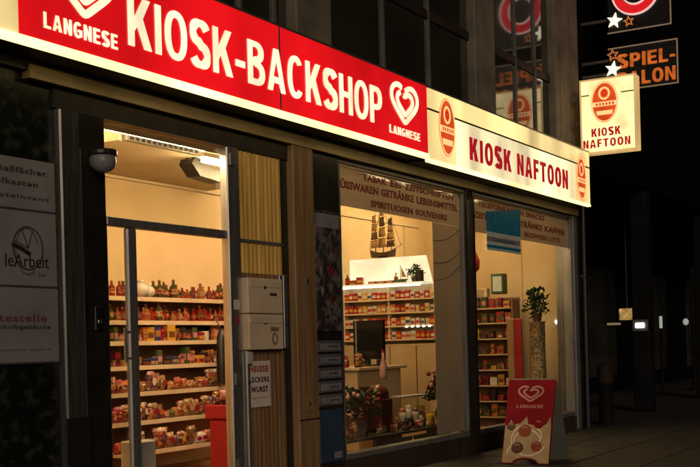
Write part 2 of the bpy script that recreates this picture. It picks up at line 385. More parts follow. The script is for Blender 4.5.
FX, FZ = (1, 0, 0), (0, 0, 1)          # facade plane: text reads along +X, normal is -Y
SX = (0, -1, 0)                        # planes facing -X: text reads along -Y
def words(parent, name, rows, label=None):
    for (txt, o, U, V, w_, h_, m, t, b) in rows: obj(name, text_mb(txt, o, U, V, w_, h_, m, t, b, space=1.14), parent, label=label)
def heart_pts(cx, cz, wd, ht, a0=0., a1=1., n=44):
    out = []
    for i in range(n+1):
        t = 2*PI*(a0+(a1-a0)*i/n)
        x = 16*math.sin(t)**3; y = 13*math.cos(t)-5*math.cos(2*t)-2*math.cos(3*t)-math.cos(4*t)
        x = x*.62+6.1*math.sin(t); y = y*.70+4.2*math.cos(t)
        out.append((cx+x/32*wd, cz+(y+1.9)/27*ht))
    return out
def ribbon(mb, pts, wd, o, U, V, t, m):
    n = len(pts); o = Vector(o); U = Vector(U); V = Vector(V); N = U.cross(V); A = []
    for i in range(n):
        a, b = pts[max(0, i-1)], pts[min(n-1, i+1)]; dx, dy = b[0]-a[0], b[1]-a[1]; q = math.hypot(dx, dy) or 1
        A.append(((pts[i][0]-dy/q*wd/2, pts[i][1]+dx/q*wd/2), (pts[i][0]+dy/q*wd/2, pts[i][1]-dx/q*wd/2)))
    vs = []
    for l_, r_ in A:
        for q in (l_, r_): vs += [o+U*q[0]+V*q[1]+N*t, o+U*q[0]+V*q[1]+N*.0003]
    fs = []
    for i in range(n-1):
        a = i*4; fs += [(a, a+2, a+6, a+4), (a, a+4, a+5, a+1), (a+2, a+3, a+7, a+6)]
    fs += [(0, 1, 3, 2), (4*n-4, 4*n-2, 4*n-1, 4*n-3)]
    return mb.add(vs, fs, m)
def heart_emblem(mb, cx, cz, wd, ht, o, U, V, m, t=.008, sw=.085):
    ribbon(mb, heart_pts(cx, cz, wd*.92, ht*.93, .02, .93), wd*sw, o, U, V, t, m)
    ribbon(mb, heart_pts(cx+wd*.01, cz-ht*.0, wd*.54, ht*.54, -.06, .86), wd*sw, o, U, V, t, m)
    return mb
def ell(cx, cz, a, b, n=28, t0=0, t1=2*PI):
    return [(cx+a*math.cos(t0+(t1-t0)*i/n), cz+b*math.sin(t0+(t1-t0)*i/n)) for i in range(n)]

def badge(parent, cx, cz, a, b, o, U, V):
    """orange red oval badge with a ring above and two pale bands"""
    N = Vector(U).cross(Vector(V)); o = Vector(o)
    bd = obj('oval_badge', MB().poly(ell(cx, cz, a, b), o, U, V, .006, M['badge_orange']), parent)
    k = MB(); k.stroke(ell(cx, cz, a*.94, b*.95), a*.09, o+N*.006, U, V, .003, M['badge_pale'], True)
    k.stroke(ell(cx, cz+b*.42, a*.36, b*.27), a*.13, o+N*.006, U, V, .003, M['badge_pale'], True)
    k.stroke(ell(cx, cz+b*.42, a*.13, b*.10), a*.12, o+N*.006, U, V, .003, M['badge_deep'], True)
    obj('badge_ring', k, bd)
    k = MB()
    k.poly([(cx-a*.86, cz-b*.20), (cx+a*.86, cz-b*.20), (cx+a*.90, cz+b*.02), (cx-a*.90, cz+b*.02)], o+N*.006, U, V, .004, M['badge_pale'])
    k.poly([(cx-a*.55, cz-b*.62), (cx+a*.55, cz-b*.62), (cx+a*.62, cz-b*.42), (cx-a*.62, cz-b*.42)], o+N*.006, U, V, .004, M['badge_pale'])
    for i in range(6): q = cx-a*.62+i*a*.24; k.poly([(q, cz-b*.16), (q+a*.12, cz-b*.16), (q+a*.12, cz-b*.03), (q, cz-b*.03)], o+N*.0105, U, V, .001, M['badge_deep'])
    obj('badge_band', k, bd)

# ================================================================== SETTING
bx('pavement', (-30, 160, -6.6, 60, -.3, 0), M['pave'], kind='structure')
k = MB()
for i in range(-20, 80): k.box(i*.75, i*.75+.012, -6.45, 0-.02 if i*.75 < 16.3 else 2.5, .0, .003, M['joint'])
for j in range(0, 9): k.box(-15, 60, -6.0+j*.75, -6.0+j*.75+.012, .0035, .0065, M['joint'])
obj('paving_joints', k, kind='structure')
bx('kerb', (-30, 160, -6.78, -6.6, -.3, .01), M['far_pillar'], kind='structure', bev=.015)
bx('road', (-60, 220, -90, -6.78, -.4, -.12), M['asphalt'], kind='structure')

# ================================================================== KIOSK BUILDING
B = thing('corner_building', 'dark office building with lit kiosk on its ground floor and reflecting dark windows above', 'building', (10, 0, 0))
# ground floor shell
bx('marble_wall', (2.5, 5.66, 0, .25, 0, 3.15), M['marble'], B, label='dark polished marble wall left of the door')
bx('steel_column', (5.67, 5.86, -.06, .25, 0, 2.953), M['steel_dark'], B, bev=.012)
bx('column_base', (5.655, 5.875, -.075, -.061, 0, .86), M['dark_frame'], B)
bx('door_post', (5.862, 6.14, -.03, .06, 0, 2.953), M['dark_frame'], B, bev=.01)
obj('post_edge_strip', MB().box(5.863, 5.879, -.045, .25, 0, 2.7, M['alu_d']), B)
bx('header_beam', (5.66, 8.5, -.02, .25, 2.955, 3.098), M['beam'], B)
bx('fascia_strip', (5.4, 16.1, -.07, .25, 3.10, 3.19), M['tan_metal'], B, label='tan metal strip lit by the signs above it')
bx('fascia_shadow_gap', (2.5, 16.1, -.03, .25, 3.192, 3.985), M['beam'], B)
bx('marble_lintel', (2.5, 5.398, -.05, .25, 3.152, 3.19), M['marble'], B)
bx('tan_pillar', (8.51, 8.85, -.07, .25, 0, 3.098), M['wood'], B, bev=.01, label='tan wooden pillar with lock')
k = MB().box(8.66, 8.72, -.078, -.071, 1.86, 1.92, M['alu_d'], .002); lk = obj('lock_plate', k, B)
obj('key_hole', MB().box(8.682, 8.698, -.082, -.0785, 1.875, 1.905, M['black']), lk)
k = MB().box(8.63, 8.72, -.08, -.071, .72, .86, M['wood'], .003); lk = obj('lock_flap', k, B)
obj('key_hole', MB().box(8.668, 8.684, -.085, -.081, .77, .80, M['black']), lk)
bx('pillar_joint', (8.512, 8.848, -.0735, -.071, .640, .652), M['seam'], B)
bx('dark_pillar', (8.853, 9.37, -.02, .25, 0, 3.098), M['dark_frame'], B, label='dark bronze pillar covered with a menu and price plates')
# ribbed panel
k = MB(); n = 11; x0, x1 = 7.73, 8.40
for i in range(n):
    a = x0+(x1-x0)*i/n; b = x0+(x1-x0)*(i+1)/n; d = (b-a)
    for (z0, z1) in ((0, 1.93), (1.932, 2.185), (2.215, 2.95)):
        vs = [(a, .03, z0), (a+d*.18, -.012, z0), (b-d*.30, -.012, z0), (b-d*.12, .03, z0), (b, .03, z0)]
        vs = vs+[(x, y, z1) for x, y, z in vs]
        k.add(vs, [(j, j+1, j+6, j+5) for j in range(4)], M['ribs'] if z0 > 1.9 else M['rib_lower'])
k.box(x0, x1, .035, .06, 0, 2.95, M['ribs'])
rp = obj('ribbed_panel', k, B, label='golden brown vertically ribbed panel right of the door')
bx('panel_crossbar', (7.73, 8.40, -.02, .034, 2.187, 2.213), M['alu_d'], B)
bx('shadow_post', (8.402, 8.508, .0, .25, 0, 3.10), M['dark_frame'], B)
# door frame
D = bx('door_frame', (7.555, 7.725, -.05, .03, 0, 2.953), M['alu'], B, bev=.01)
k = MB().box(6.142, 7.553, -.03, .04, 2.20, 2.265, M['alu_d'], .006); obj('transom_bar', k, D)
bx('sill_bar', (6.142, 7.553, -.03, .04, 2.938, 2.953), M['wood'], D)
bx('transom_glass', (6.143, 7.552, .01, .016, 2.266, 2.937), M['glass'], B)
sd_ = bx('sidelight_glass', (6.16, 6.345, .0, .006, .08, 2.198), M['glass'], B)
bx('sidelight_frame', (6.142, 6.345, -.01, .03, .003, .078), M['alu_d'], B)
bx('sidelight_stile', (6.142, 6.159, -.01, .03, .08, 2.198), M['alu_d'], B)
st = bx('door_stile', (6.348, 6.455, -.03, .015, .003, 2.198), M['alu_d'], B, bev=.012, label='dull aluminium stile of the sliding door')
k = MB().tube([(6.30, -.03, 1.22), (6.30, -.03, 1.47)], .012, M['alu']); k.tube([(6.30, -.03, 1.25), (6.352, -.03, 1.25)], .008, M['alu']); k.tube([(6.30, -.03, 1.44), (6.352, -.03, 1.44)], .008, M['alu'])
obj('door_handle', k, st)
# interior shell
bx('shop_floor', (5.9, 16.3, .26, 2.5, .004, .05), M['floor_in'], B)
bx('back_wall', (5.9, 16.3, 2.5, 2.6, 0, 3.55), M['wall_in'], B, label='warm cream wall at the back of the shop')
bx('end_wall', (16.3, 16.42, 0, 2.6, 0, 3.96), M['wall_in'], B)
bx('left_inner_wall', (5.7, 5.88, .26, 2.6, 0, 3.55), M['wall_in'], B)
bx('shop_ceiling', (5.7, 16.29, .26, 2.6, 3.45, 3.52), M['ceil_in'], B)
bx('ceiling_soffit', (7.55, 10.6, 1.1, 2.495, 3.13, 3.448), M['ceil_in'], B)
bx('cove_strip', (6.0, 16.0, 2.46, 2.499, 3.10, 3.128), M['ceil_in'], B)
bx('inner_lintel', (7.8, 16.29, .252, .30, 3.10, 3.448), M['ceil_in'], B)
for x in (11.2, 13.1, 14.6, 15.5): bx('wall_seam', (x, x+.015, 2.493, 2.4995, 0, 3.1), M['beige'], B)
for y in (.9, 1.7): bx('wall_seam', (16.293, 16.2995, y, y+.012, 0, 3.1), M['beige'], B)
# windows
def shop_window(x0, x1, film):
    f = MB()
    for b in ((x0, x1, -.01, .12, .20, .26), (x0, x1, -.01, .12, 3.05, 3.097), (x0, x0+.05, -.01, .12, .262, 3.048), (x1-.05, x1, -.01, .12, .262, 3.048)): f.box(*b, M['alu_d'], .006)
    fr = obj('window_frame', f, B)
    obj('window_pane', MB().box(x0+.051, x1-.051, .05, .056, .262, 3.048, M['glass']), fr)
    for b in film: obj('window_film', MB().box(*b, M['film']), fr)
    return fr
w1 = shop_window(9.375, 12.26, [(9.43, 12.205, .042, .046, 2.655, 3.045), (11.50, 12.205, .042, .046, .28, 2.652)])
w2 = shop_window(12.50, 15.95, [(12.56, 15.895, .042, .046, 2.63, 3.045)])
bx('mullion_post', (12.262, 12.30, -.02, .14, .2, 3.097), M['dark_frame'], B)
bx('mullion_glass', (12.302, 12.44, .05, .056, .2, 3.095), M['glass'], B)
bx('mullion_post', (12.442, 12.498, -.03, .14, .2, 3.097), M['dark_frame'], B)
bx('window_plinth', (9.372, 16.1, -.02, .12, 0, .198), M['counter'], B)
bx('corner_post', (15.955, 16.10, -.04, .25, .0, 3.098), M['alu_d'], B, bev=.01)
bx('corner_pilaster', (16.102, 16.30, -.05, -.001, 0, 3.96), M['dark_frame'], B)
def ft(w_, txt, xa, xb, z0, h):
    ws = txt.split(' '); n = [len(q)-.5*q.count('I') for q in ws]; g = .75; k_ = (xb-xa)/(sum(n)+g*(len(ws)-1)); x = xa
    for q, m_ in zip(ws, n):
        obj('film_word', text_mb(q, (x, .0415, z0), FX, FZ, m_*k_, h*.82*(1.24 if ('Ü' in q or 'Ä' in q) else 1), M['film_red'], .003, .035, space=1.05), w_)
        x += (m_+g)*k_
ft(w1, 'TABAK EIS ZEITSCHRIFTEN', 9.95, 12.06, 2.945, .085)
ft(w1, 'SÜSSWAREN GETRÄNKE LEBENSMITTEL', 9.44, 12.18, 2.825, .095)
ft(w1, 'SPIRITUOSEN SOUVENIRS', 10.10, 11.88, 2.695, .085)
ft(w2, 'TELEFONKARTEN SNACKS', 12.75, 15.0, 2.945, .085); ft(w2, 'ZEITUNGEN GETRÄNKE KAFFEE', 12.62, 15.8, 2.80, .095); ft(w2, 'BACKWAREN LOTTO', 14.25, 15.6, 2.675, .085)
# thin cables hanging across the film inside the window
for i, (za, zb) in enumerate(((2.45, 2.62), (2.2, 2.36), (2.0, 2.2))):
    pts = [(11.5+.7*t/10, .036, za+(zb-za)*t/10-.05*math.sin(PI*t/10)) for t in range(11)]
    obj('loose_cable', MB().tube(pts, .004, M['wire'], 5), w1)

# upper floor curtain wall
Z0, Z1 = 3.99, 8.4
bx('roof_slab', (2.5, 16.4, -.02, 4, Z1, Z1+.3), M['concrete'], B)
bx('building_core', (2.5, 16.30, .30, 6, 3.99, Z1-.01), M['far_wall'], B)
bx('rear_core', (2.5, 16.42, 2.61, 6, 0, 3.985), M['far_wall'], B)
posts = [(4.1, 4.9, 'c'), (8.65, 9.26, 'c'), (12.58, 13.18, 'c'), (15.31, 16.30, 'c')]
for a, b, _ in posts:
    bx('upper_pillar', (a, b, -.06, .28, Z0, Z1-.004), M['concrete'], B, bev=.015)
for a, b in ((15.50, 15.56), (15.9, 15.93)): bx('pillar_groove', (a, b, -.066, -.061, Z0, Z1-.01), M['mull'], B)
def bay(x0, x1, mulls):
    xs = [x0]+mulls+[x1]
    for i in range(len(xs)-1):
        a, b = xs[i]+.017, xs[i+1]-.017
        for (za, zb) in ((Z0+.02, 4.90), (5.02, 6.60), (6.72, 8.36)):
            obj('upper_window', MB().box(a, b, .04, .06, za, zb, M['office']), B)
    for xm in mulls: bx('mullion', (xm-.016, xm+.016, .012, .08, Z0, Z1-.01), M['mull'], B)
    for z in (4.96, 6.66): bx('window_transom', (x0+.001, x1-.001, .02, .08, z-.05, z+.05), M['beam'], B)
bay(4.9, 8.65, [5.9, 6.9, 7.9, 8.42]); bay(9.26, 12.58, [10.43, 11.49]); bay(13.18, 15.31, [14.05, 14.75])

# ================================================================== LIGHT BOX SIGNS ON THE FACADE
SB, ST = 3.225, 3.955
R = thing('light_box_sign', 'long red backlit sign reading KIOSK-BACKSHOP above the shop door', 'sign', (7.85, -.2, SB))
bx('housing', (4.2, 10.655, -.33, -.035, SB+.02, ST-.004), M['housing'], R)
bx('cream_end_face', (4.2, 5.04, -.352, -.332, SB+.035, ST), M['cream_face'], R)
bx('red_face', (5.045, 7.905, -.352, -.332, SB+.035, ST), M['red_face'], R, label='left red face panel')
bx('red_face', (7.925, 10.645, -.352, -.332, SB+.035, ST), M['red_face'], R, label='right red face panel')
bx('face_joint', (7.906, 7.924, -.355, -.331, SB+.035, ST), M['housing'], R)
bx('top_rail', (4.2, 10.655, -.357, -.03, ST+.001, ST+.018), M['housing'], R)
bx('bottom_diffuser', (4.2, 10.655, -.362, -.305, SB-.012, SB+.018), M['under'], R)
bx('bottom_panel', (4.2, 10.655, -.304, -.06, SB-.004, SB+.018), M['beam'], R)
bx('bottom_rail', (4.2, 10.655, -.362, -.353, SB+.019, SB+.034), M['under'], R)
FO = (0, -.352, 0)
obj('large_lettering', caps('KIOSK-BACKSHOP', (6.04, -.353, 3.405), FX, FZ, 3.62, .35, M['letter_lit'], .008, .12, .60, .165), R, label='raised cream words KIOSK-BACKSHOP')
obj('small_lettering', caps('LANGNESE', (5.25, -.353, 3.345), FX, FZ, .68, .10, M['letter_lit'], .006, .17), R)
obj('small_lettering', caps('LANGNESE', (9.81, -.353, 3.36), FX, FZ, .65, .078, M['letter_lit'], .006, .17), R)
obj('heart_emblem', heart_emblem(MB(), 5.62, 3.72, .62, .42, (0, -.353, 0), FX, FZ, M['letter_lit']), R)
obj('heart_emblem', heart_emblem(MB(), 10.14, 3.69, .60, .38, (0, -.353, 0), FX, FZ, M['letter_lit']), R)

N = thing('light_box_sign', 'cream and white backlit sign reading KIOSK NAFTOON above the right windows', 'sign', (13.2, -.2, SB))
NB = SB-.03
bx('housing', (10.665, 15.80, -.33, -.035, NB+.02, ST-.01), M['housing'], N)
bx('upper_face', (10.665, 15.80, -.352, -.332, 3.742, ST-.006), M['cream_face'], N)
bx('seam_strip', (10.665, 15.80, -.356, -.331, 3.722, 3.7405), M['seam'], N)
bx('lower_end_face', (10.665, 11.33, -.352, -.332, NB+.02, 3.721), M['cream_face'], N)
bx('text_face', (11.331, 15.18, -.352, -.332, NB+.02, 3.721), M['white_face'], N)
bx('lower_end_face', (15.181, 15.80, -.352, -.332, NB+.02, 3.721), M['cream_face'], N)
bx('bottom_diffuser', (10.665, 15.80, -.36, -.305, NB-.012, NB+.018), M['under'], N)
bx('bottom_panel', (10.665, 15.80, -.304, -.06, NB-.004, NB+.018), M['beam'], N)
bx('top_rail', (10.665, 15.80, -.357, -.03, ST-.005, ST+.012), M['housing'], N)
for a_ in (('KIOSK', 11.68, 1.20), ('NAFTOON', 13.07, 1.80)): obj('large_lettering', caps(a_[0], (a_[1], -.353, 3.33), FX, FZ, a_[2], .255, M['letter_red'], .006, .17, .62, .225), N)
badge(N, 11.10, 3.60, .20, .31, (0, -.357, 0), FX, FZ)
badge(N, 15.42, 3.54, .19, .30, (0, -.357, 0), FX, FZ)

# projecting cube sign
C = thing('projecting_sign', 'square cream backlit box sign sticking out from the facade, with KIOSK NAFTOON below an oval', 'sign', (15.9, -.64, 3.93))
bx('bracket_arm', (15.86, 15.92, -.24, -.12, 4.35, 4.41), M['housing'], C); bx('bracket_arm', (15.86, 15.92, -.24, -.12, 4.72, 4.78), M['housing'], C)
bx('box_body', (15.80, 16.0, -1.045, -.24, 3.93, 4.985), M['box_rimglow'], C, bev=.01)
bx('box_face', (15.793, 15.7985, -1.02, -.265, 3.955, 4.96), M['box_glow'], C)
k = MB()
for b in ((15.785, 15.792, -1.045, -.24, 3.93, 3.954), (15.785, 15.792, -1.045, -.24, 4.961, 4.985), (15.785, 15.792, -.264, -.24, 3.955, 4.96), (15.785, 15.792, -1.045, -1.021, 3.955, 4.96)): k.box(*b, M['box_rimglow'])
obj('box_rim', k, C)
bx('seam_strip', (15.787, 15.792, -1.02, -.84, 4.742, 4.757), M['seam'], C); bx('seam_strip', (15.787, 15.792, -.38, -.265, 4.752, 4.767), M['seam'], C)
for a_ in (('KIOSK', -.40, 4.165, .42), ('NAFTOON', -.275, 4.01, .68)): obj('large_lettering', caps(a_[0], (15.792, a_[1], a_[2]), SX, FZ, a_[3], .115, M['letter_red'], .004, .17, .62, .225), C)
badge(C, .60, 4.64, .195, .29, (15.790, 0, 0), SX, FZ)

# casino signs further along
def star_pts(cy, cz, r, r2=.42, rot=0): return [(cy+(r if i % 2 == 0 else r*r2)*math.sin(PI*i/5+rot), cz+(r if i % 2 == 0 else r*r2)*math.cos(PI*i/5+rot)) for i in range(10)]
Q = thing('projecting_sign', 'black box sign with glowing orange words SPIEL- SALON and stars', 'sign', (16.65, -.9, 4.94))
bx('box_body', (16.60, 16.72, -1.44, -.42, 4.94, 5.585), M['black'], Q, bev=.01)
bx('bracket_arm', (16.64, 16.68, -.42, .0, 5.2, 5.24), M['housing'], Q); bx('bracket_arm', (16.64, 16.68, -.42, .0, 5.4, 5.44), M['housing'], Q)
k = MB()
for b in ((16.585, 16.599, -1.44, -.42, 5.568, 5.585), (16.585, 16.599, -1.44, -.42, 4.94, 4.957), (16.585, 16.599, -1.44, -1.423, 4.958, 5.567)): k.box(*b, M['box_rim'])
obj('box_rim', k, Q)
for a_ in (('SPIEL-', -.56, 5.27, .84), ('SALON', -.54, 5.00, .86)): obj('large_lettering', caps(a_[0], (16.598, a_[1], a_[2]), SX, FZ, a_[3], .20, M['neon_or'], .01, .12, .66, .22), Q)
obj('star', MB().poly(star_pts(.49, 5.27, .125, rot=.2), (16.596, 0, 0), SX, FZ, .03, M['star']), Q)
obj('star_outline', MB().stroke(star_pts(.49, 5.48, .085, rot=-.1), .02, (16.598, 0, 0), SX, FZ, .01, M['star_o'], True), Q)
Q2 = thing('projecting_sign', 'black box sign with a large red and white glowing ring, partly above the picture', 'sign', (16.65, -.9, 5.80))
bx('box_body', (16.60, 16.72, -1.36, -.42, 5.80, 6.85), M['black'], Q2, bev=.01)
bx('bracket_arm', (16.64, 16.68, -.42, .0, 6.0, 6.04), M['housing'], Q2); bx('bracket_arm', (16.64, 16.68, -.42, .0, 6.6, 6.64), M['housing'], Q2)
k = MB()
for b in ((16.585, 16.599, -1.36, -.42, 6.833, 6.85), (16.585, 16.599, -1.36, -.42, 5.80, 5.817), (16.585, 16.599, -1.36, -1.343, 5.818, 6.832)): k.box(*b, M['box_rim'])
obj('box_rim', k, Q2)
k = MB().stroke(ell(.85, 6.37, .27, .27, 40), .115, (16.598, 0, 0), SX, FZ, .02, M['neon_red'], True); rg = obj('red_ring', k, Q2)
k = MB().stroke(ell(.85, 6.37, .345, .345, 40), .022, (16.597, 0, 0), SX, FZ, .035, M['neon_wh'], True); k.stroke(ell(.85, 6.37, .195, .195, 40), .022, (16.597, 0, 0), SX, FZ, .035, M['neon_wh'], True); obj('white_outline', k, rg)
obj('star', MB().poly(star_pts(.53, 5.98, .12, rot=.2), (16.596, 0, 0), SX, FZ, .03, M['star']), Q2)
obj('star_outline', MB().stroke(star_pts(.74, 5.94, .075, rot=-.1), .02, (16.598, 0, 0), SX, FZ, .01, M['star_o'], True), Q2)

# ================================================================== LEFT WALL THINGS
def sheet(z0, z1, label):
    t = thing('poster', label, 'poster', (5.2, -.004, z0), 'paper notices on the marble wall')
    bx('paper', (4.72, 5.655, -.012, -.004, z0, z1), M['poster'], t)
    bx('paper_edge', (4.72, 5.655, -.0135, -.0125, z0, z0+.012), M['ink_soft'], t)
    return t
t = sheet(2.235, 2.575, 'top grey notice sheet with three lines of dark print on the marble wall')
words(t, 'print', [('Der Schließfächer', (4.80, -.0125, 2.475), FX, FZ, .78, .042, M['ink_soft'], .001, .03), ('und Briefkasten', (4.80, -.0125, 2.395), FX, FZ, .70, .038, M['ink_soft'], .001, .03), ('am Haupteingang', (4.80, -.0125, 2.30), FX, FZ, .80, .04, M['ink_soft'], .001, .02)])
t = sheet(1.735, 2.232, 'middle grey notice sheet with a sketched wheel above the word Arbeit')
k = MB().stroke(ell(5.40, 1.99, .13, .14, 30), .012, (0, -.0125, 0), FX, FZ, .001, M['ink_soft'], True)
k.stroke(ell(5.39, 1.97, .10, .15, 30, .4, 5.5), .006, (0, -.0125, 0), FX, FZ, .0012, M['ink_soft'])
for a in (1.2, 2.0, 2.8): k.stroke([(5.40, 1.99), (5.40+.12*math.cos(a), 1.99+.13*math.sin(a))], .008, (0, -.0125, 0), FX, FZ, .0014, M['ink_soft'])
k.stroke([(5.26, 2.01), (5.33, 1.99), (5.42, 1.95)], .03, (0, -.0125, 0), FX, FZ, .0016, M['ink'])
text_mb('leArbeit', (5.20, -.0126, 1.865), FX, FZ, .38, .085, M['ink'], .002, .0, k)
text_mb('e.V. Saar', (5.40, -.0126, 1.81), FX, FZ, .16, .025, M['ink_soft'], .001, .0, k)
obj('print', k, t)
t = sheet(1.235, 1.732, 'bottom grey notice sheet with a red headline on the marble wall')
words(t, 'print', [('Haltestelle', (4.95, -.0125, 1.51), FX, FZ, .60, .05, M['ink_redsoft'], .001, .02), ('im Bahnhofsgebäude', (4.90, -.0125, 1.455), FX, FZ, .68, .035, M['ink_soft'], .001, .03), ('Öffnungszeiten täglich', (4.90, -.0125, 1.315), FX, FZ, .68, .025, M['ink_soft'], .001, .0)])
for x_, z_ in ((7.60, 2.85), (7.60, 1.05), (7.60, .35)):
    obj('hinge', MB().box(7.585, 7.655, -.062, -.0505, z_-.05, z_+.05, M['alu_d'], .004), D)
obj('door_sticker', MB().box(7.60, 7.68, -.0525, -.0505, 1.62, 1.70, M['paper']), D); obj('door_sticker', MB().box(7.61, 7.67, -.0525, -.0505, 1.50, 1.56, M['ink_red']), D)
# dome camera on door post
t = thing('dome_camera', 'round grey dome camera on the dark post beside the door', 'security camera', (6.0, -.03, 2.6))
obj('mount', MB().box(5.96, 6.10, -.10, -.031, 2.62, 2.70, M['alu_d'], .01), t)
obj('dome', MB().ball((5.98, -.15, 2.62), .095, M['plate_l'], 16, .9), t, smooth=True)
obj('dome_ring', MB().lathe((5.98, -.15, 2.655), [(.098, 0), (.102, .008), (.102, .03), (.09, .04)], M['dark_frame'], 16), t)
t = thing('intercom', 'small dark intercom box low on the dark post', 'intercom', (6.0, -.03, 1.45))
obj('body', MB().box(5.97, 6.05, -.055, -.031, 1.45, 1.62, M['black'], .005), t)
obj('button', MB().box(5.99, 6.03, -.062, -.0555, 1.50, 1.525, M['alu'], .002), t)

# ================================================================== RIBBED PANEL THINGS
def mailbox(z0, z1, label):
    t = thing('mailbox', label, 'mailbox', (7.98, -.1, z0), 'cream boxes on the ribbed panel')
    obj('body', MB().box(7.735, 8.245, -.10, -.022, z0, z1, M['cabinet'], .006), t)
    obj('flap', MB().box(7.755, 8.225, -.106, -.1005, z1-.075, z1-.02, M['cabinet'], .003), t)
    return t
t = mailbox(1.59, 1.885, 'upper cream metal mailbox on the ribbed panel'); obj('lock', MB().lathe((7.97, -.108, 1.81), [(.004, -.012), (.014, -.006), (.014, .006), (.004, .012)], M['ink'], 10), t)
obj('name_tag', MB().box(8.05, 8.15, -.1035, -.1005, 1.74, 1.765, M['ink_soft']), t)
t = mailbox(1.285, 1.583, 'lower cream metal mailbox with small orange stickers')
obj('sticker', MB().box(8.05, 8.17, -.1035, -.1005, 1.44, 1.475, M['wood']), t)
k = MB().stroke(ell(8.11, 1.375, .035, .045, 16), .018, (0, -.1005, 0), FX, FZ, .003, M['wood'], True); obj('sticker', k, t)
obj('name_tag', MB().box(7.95, 8.0, -.1035, -.1005, 1.50, 1.515, M['ink_soft']), t)
t = thing('cable_duct', 'aluminium duct strip with two screws right of the mailboxes', 'duct', (8.33, -.05, 1.29))
obj('channel', MB().box(8.265, 8.32, -.06, -.022, 1.29, 1.93, M['alu'], .006).box(8.325, 8.385, -.06, -.022, 1.29, 1.93, M['alu'], .006), t)
for x in (8.29, 8.355): obj('screw', MB().ball((x, -.062, 1.50), .014, M['ink'], 8), t)
t = thing('door_rail', 'narrow aluminium rail below the mailboxes beside the doorway', 'rail', (7.74, -.06, 0))
obj('channel', MB().box(7.73, 7.775, -.075, -.022, .01, 1.28, M['alu'], .006), t)
obj('clip', MB().box(7.725, 7.80, -.088, -.0755, 1.17, 1.27, M['white_pl'], .005), t); obj('clip', MB().ball((7.75, -.08, 1.02), .016, M['ink'], 8), t)
t = thing('notice', 'small pale paper notice with red and black words taped under the mailboxes', 'notice', (7.96, -.03, .80))
obj('paper', MB().box(7.79, 8.13, -.03, -.022, .80, 1.19, M['paper']), t)
words(t, 'print', [('HEISSE', (7.82, -.0305, 1.095), FX, FZ, .28, .055, M['ink_red'], .001, .04), ('LECKERE', (7.82, -.0305, 1.01), FX, FZ, .29, .045, M['ink'], .001, .03), ('WURST', (7.84, -.0305, .925), FX, FZ, .25, .050, M['ink'], .001, .04), ('täglich frisch', (7.84, -.0305, .865), FX, FZ, .22, .025, M['ink_red'], .001, .0)])

# dark pillar posters
t = thing('menu_poster', 'dark framed poster of ice creams on the dark pillar beside the shop window', 'poster', (9.12, -.03, 1.44))
obj('board', MB().box(8.90, 9.335, -.038, -.022, 1.44, 2.56, M['menu'], .003), t)
obj('header', MB().box(8.91, 9.325, -.042, -.0385, 2.40, 2.53, M['plate_l']), t)
k = MB()
for i in range(24):
    x, z = random.uniform(8.96, 9.26), random.uniform(1.52, 2.34); h = random.uniform(.04, .10); wd = random.uniform(.015, .035)
    mm = random.choice([M['plate_l'], M['plate'], M['berry'], M['choc'], M['ink']])
    k.poly([(x+wd*math.cos(a), z+h*.5*math.sin(a)) for a in [2*PI*j/10 for j in range(10)]], (0, -.0385, 0), FX, FZ, .001+i*.0001, mm)
    k.box(x-.004, x+.004, -.0395, -.0387, z-h*.5-.03, z-h*.5, M['plate_l'])
obj('ice_pictures', k, t)
for i in range(5):
    z = 1.35-i*.125
    t = thing('price_plate', ['uppermost', 'second', 'third', 'fourth', 'lowest'][i]+' grey price plate in the column under the ice cream poster', 'price plate', (9.1, -.03, z-.10), 'price plates on the dark pillar')
    obj('plate', MB().box(8.90, 9.32, -.04, -.022, z-.105, z, M['plate'], .003), t)
    obj('pale_band', MB().box(8.93, 9.29, -.043, -.0405, z-.085, z-.025, M['plate_l']), t)
    k = MB(); [k.box(9.08+j*.045, 9.11+j*.045, -.0445, -.0432, z-.065, z-.045, M['ink_soft']) for j in range(4)]; obj('print', k, t)
t = thing('blue_poster', 'dark blue poster at the foot of the dark pillar', 'poster', (9.1, -.03, .2))
obj('board', MB().box(8.90, 9.32, -.038, -.022, .22, .71, M['blue_dark'], .003), t)
obj('pale_patch', MB().box(9.14, 9.28, -.041, -.0385, .25, .31, M['plate_l']), t)

# blue banner hanging in the window
t = thing('hanging_banner', 'blue and pale striped advertising flag hanging in the right window', 'banner', (13.5, .03, 2.44))
obj('blue_field', MB().poly([(12.98, 2.66), (14.08, 2.66), (14.08, 3.02), (12.98, 2.90)], (0, .034, 0), FX, FZ, .006, M['blue_pl']), t)
k = MB(); k.box(12.98, 14.08, .0285, .034, 2.60, 2.659, M['paleblue']).box(12.98, 14.08, .0285, .034, 2.50, 2.54, M['paleblue']).box(12.98, 14.08, .0285, .034, 2.43, 2.462, M['paleblue']); obj('pale_stripe', k, t)
k = MB(); k.box(12.98, 14.08, .029, .034, 2.54, 2.60, M['plate_l']).box(12.98, 14.08, .029, .034, 2.462, 2.50, M['blue_pl']); obj('blue_stripe', k, t)
words(t, 'print', [('Telefonkarten', (13.15, .0284, 2.548), FX, FZ, .75, .045, M['blue_dark'], .001, .02)])

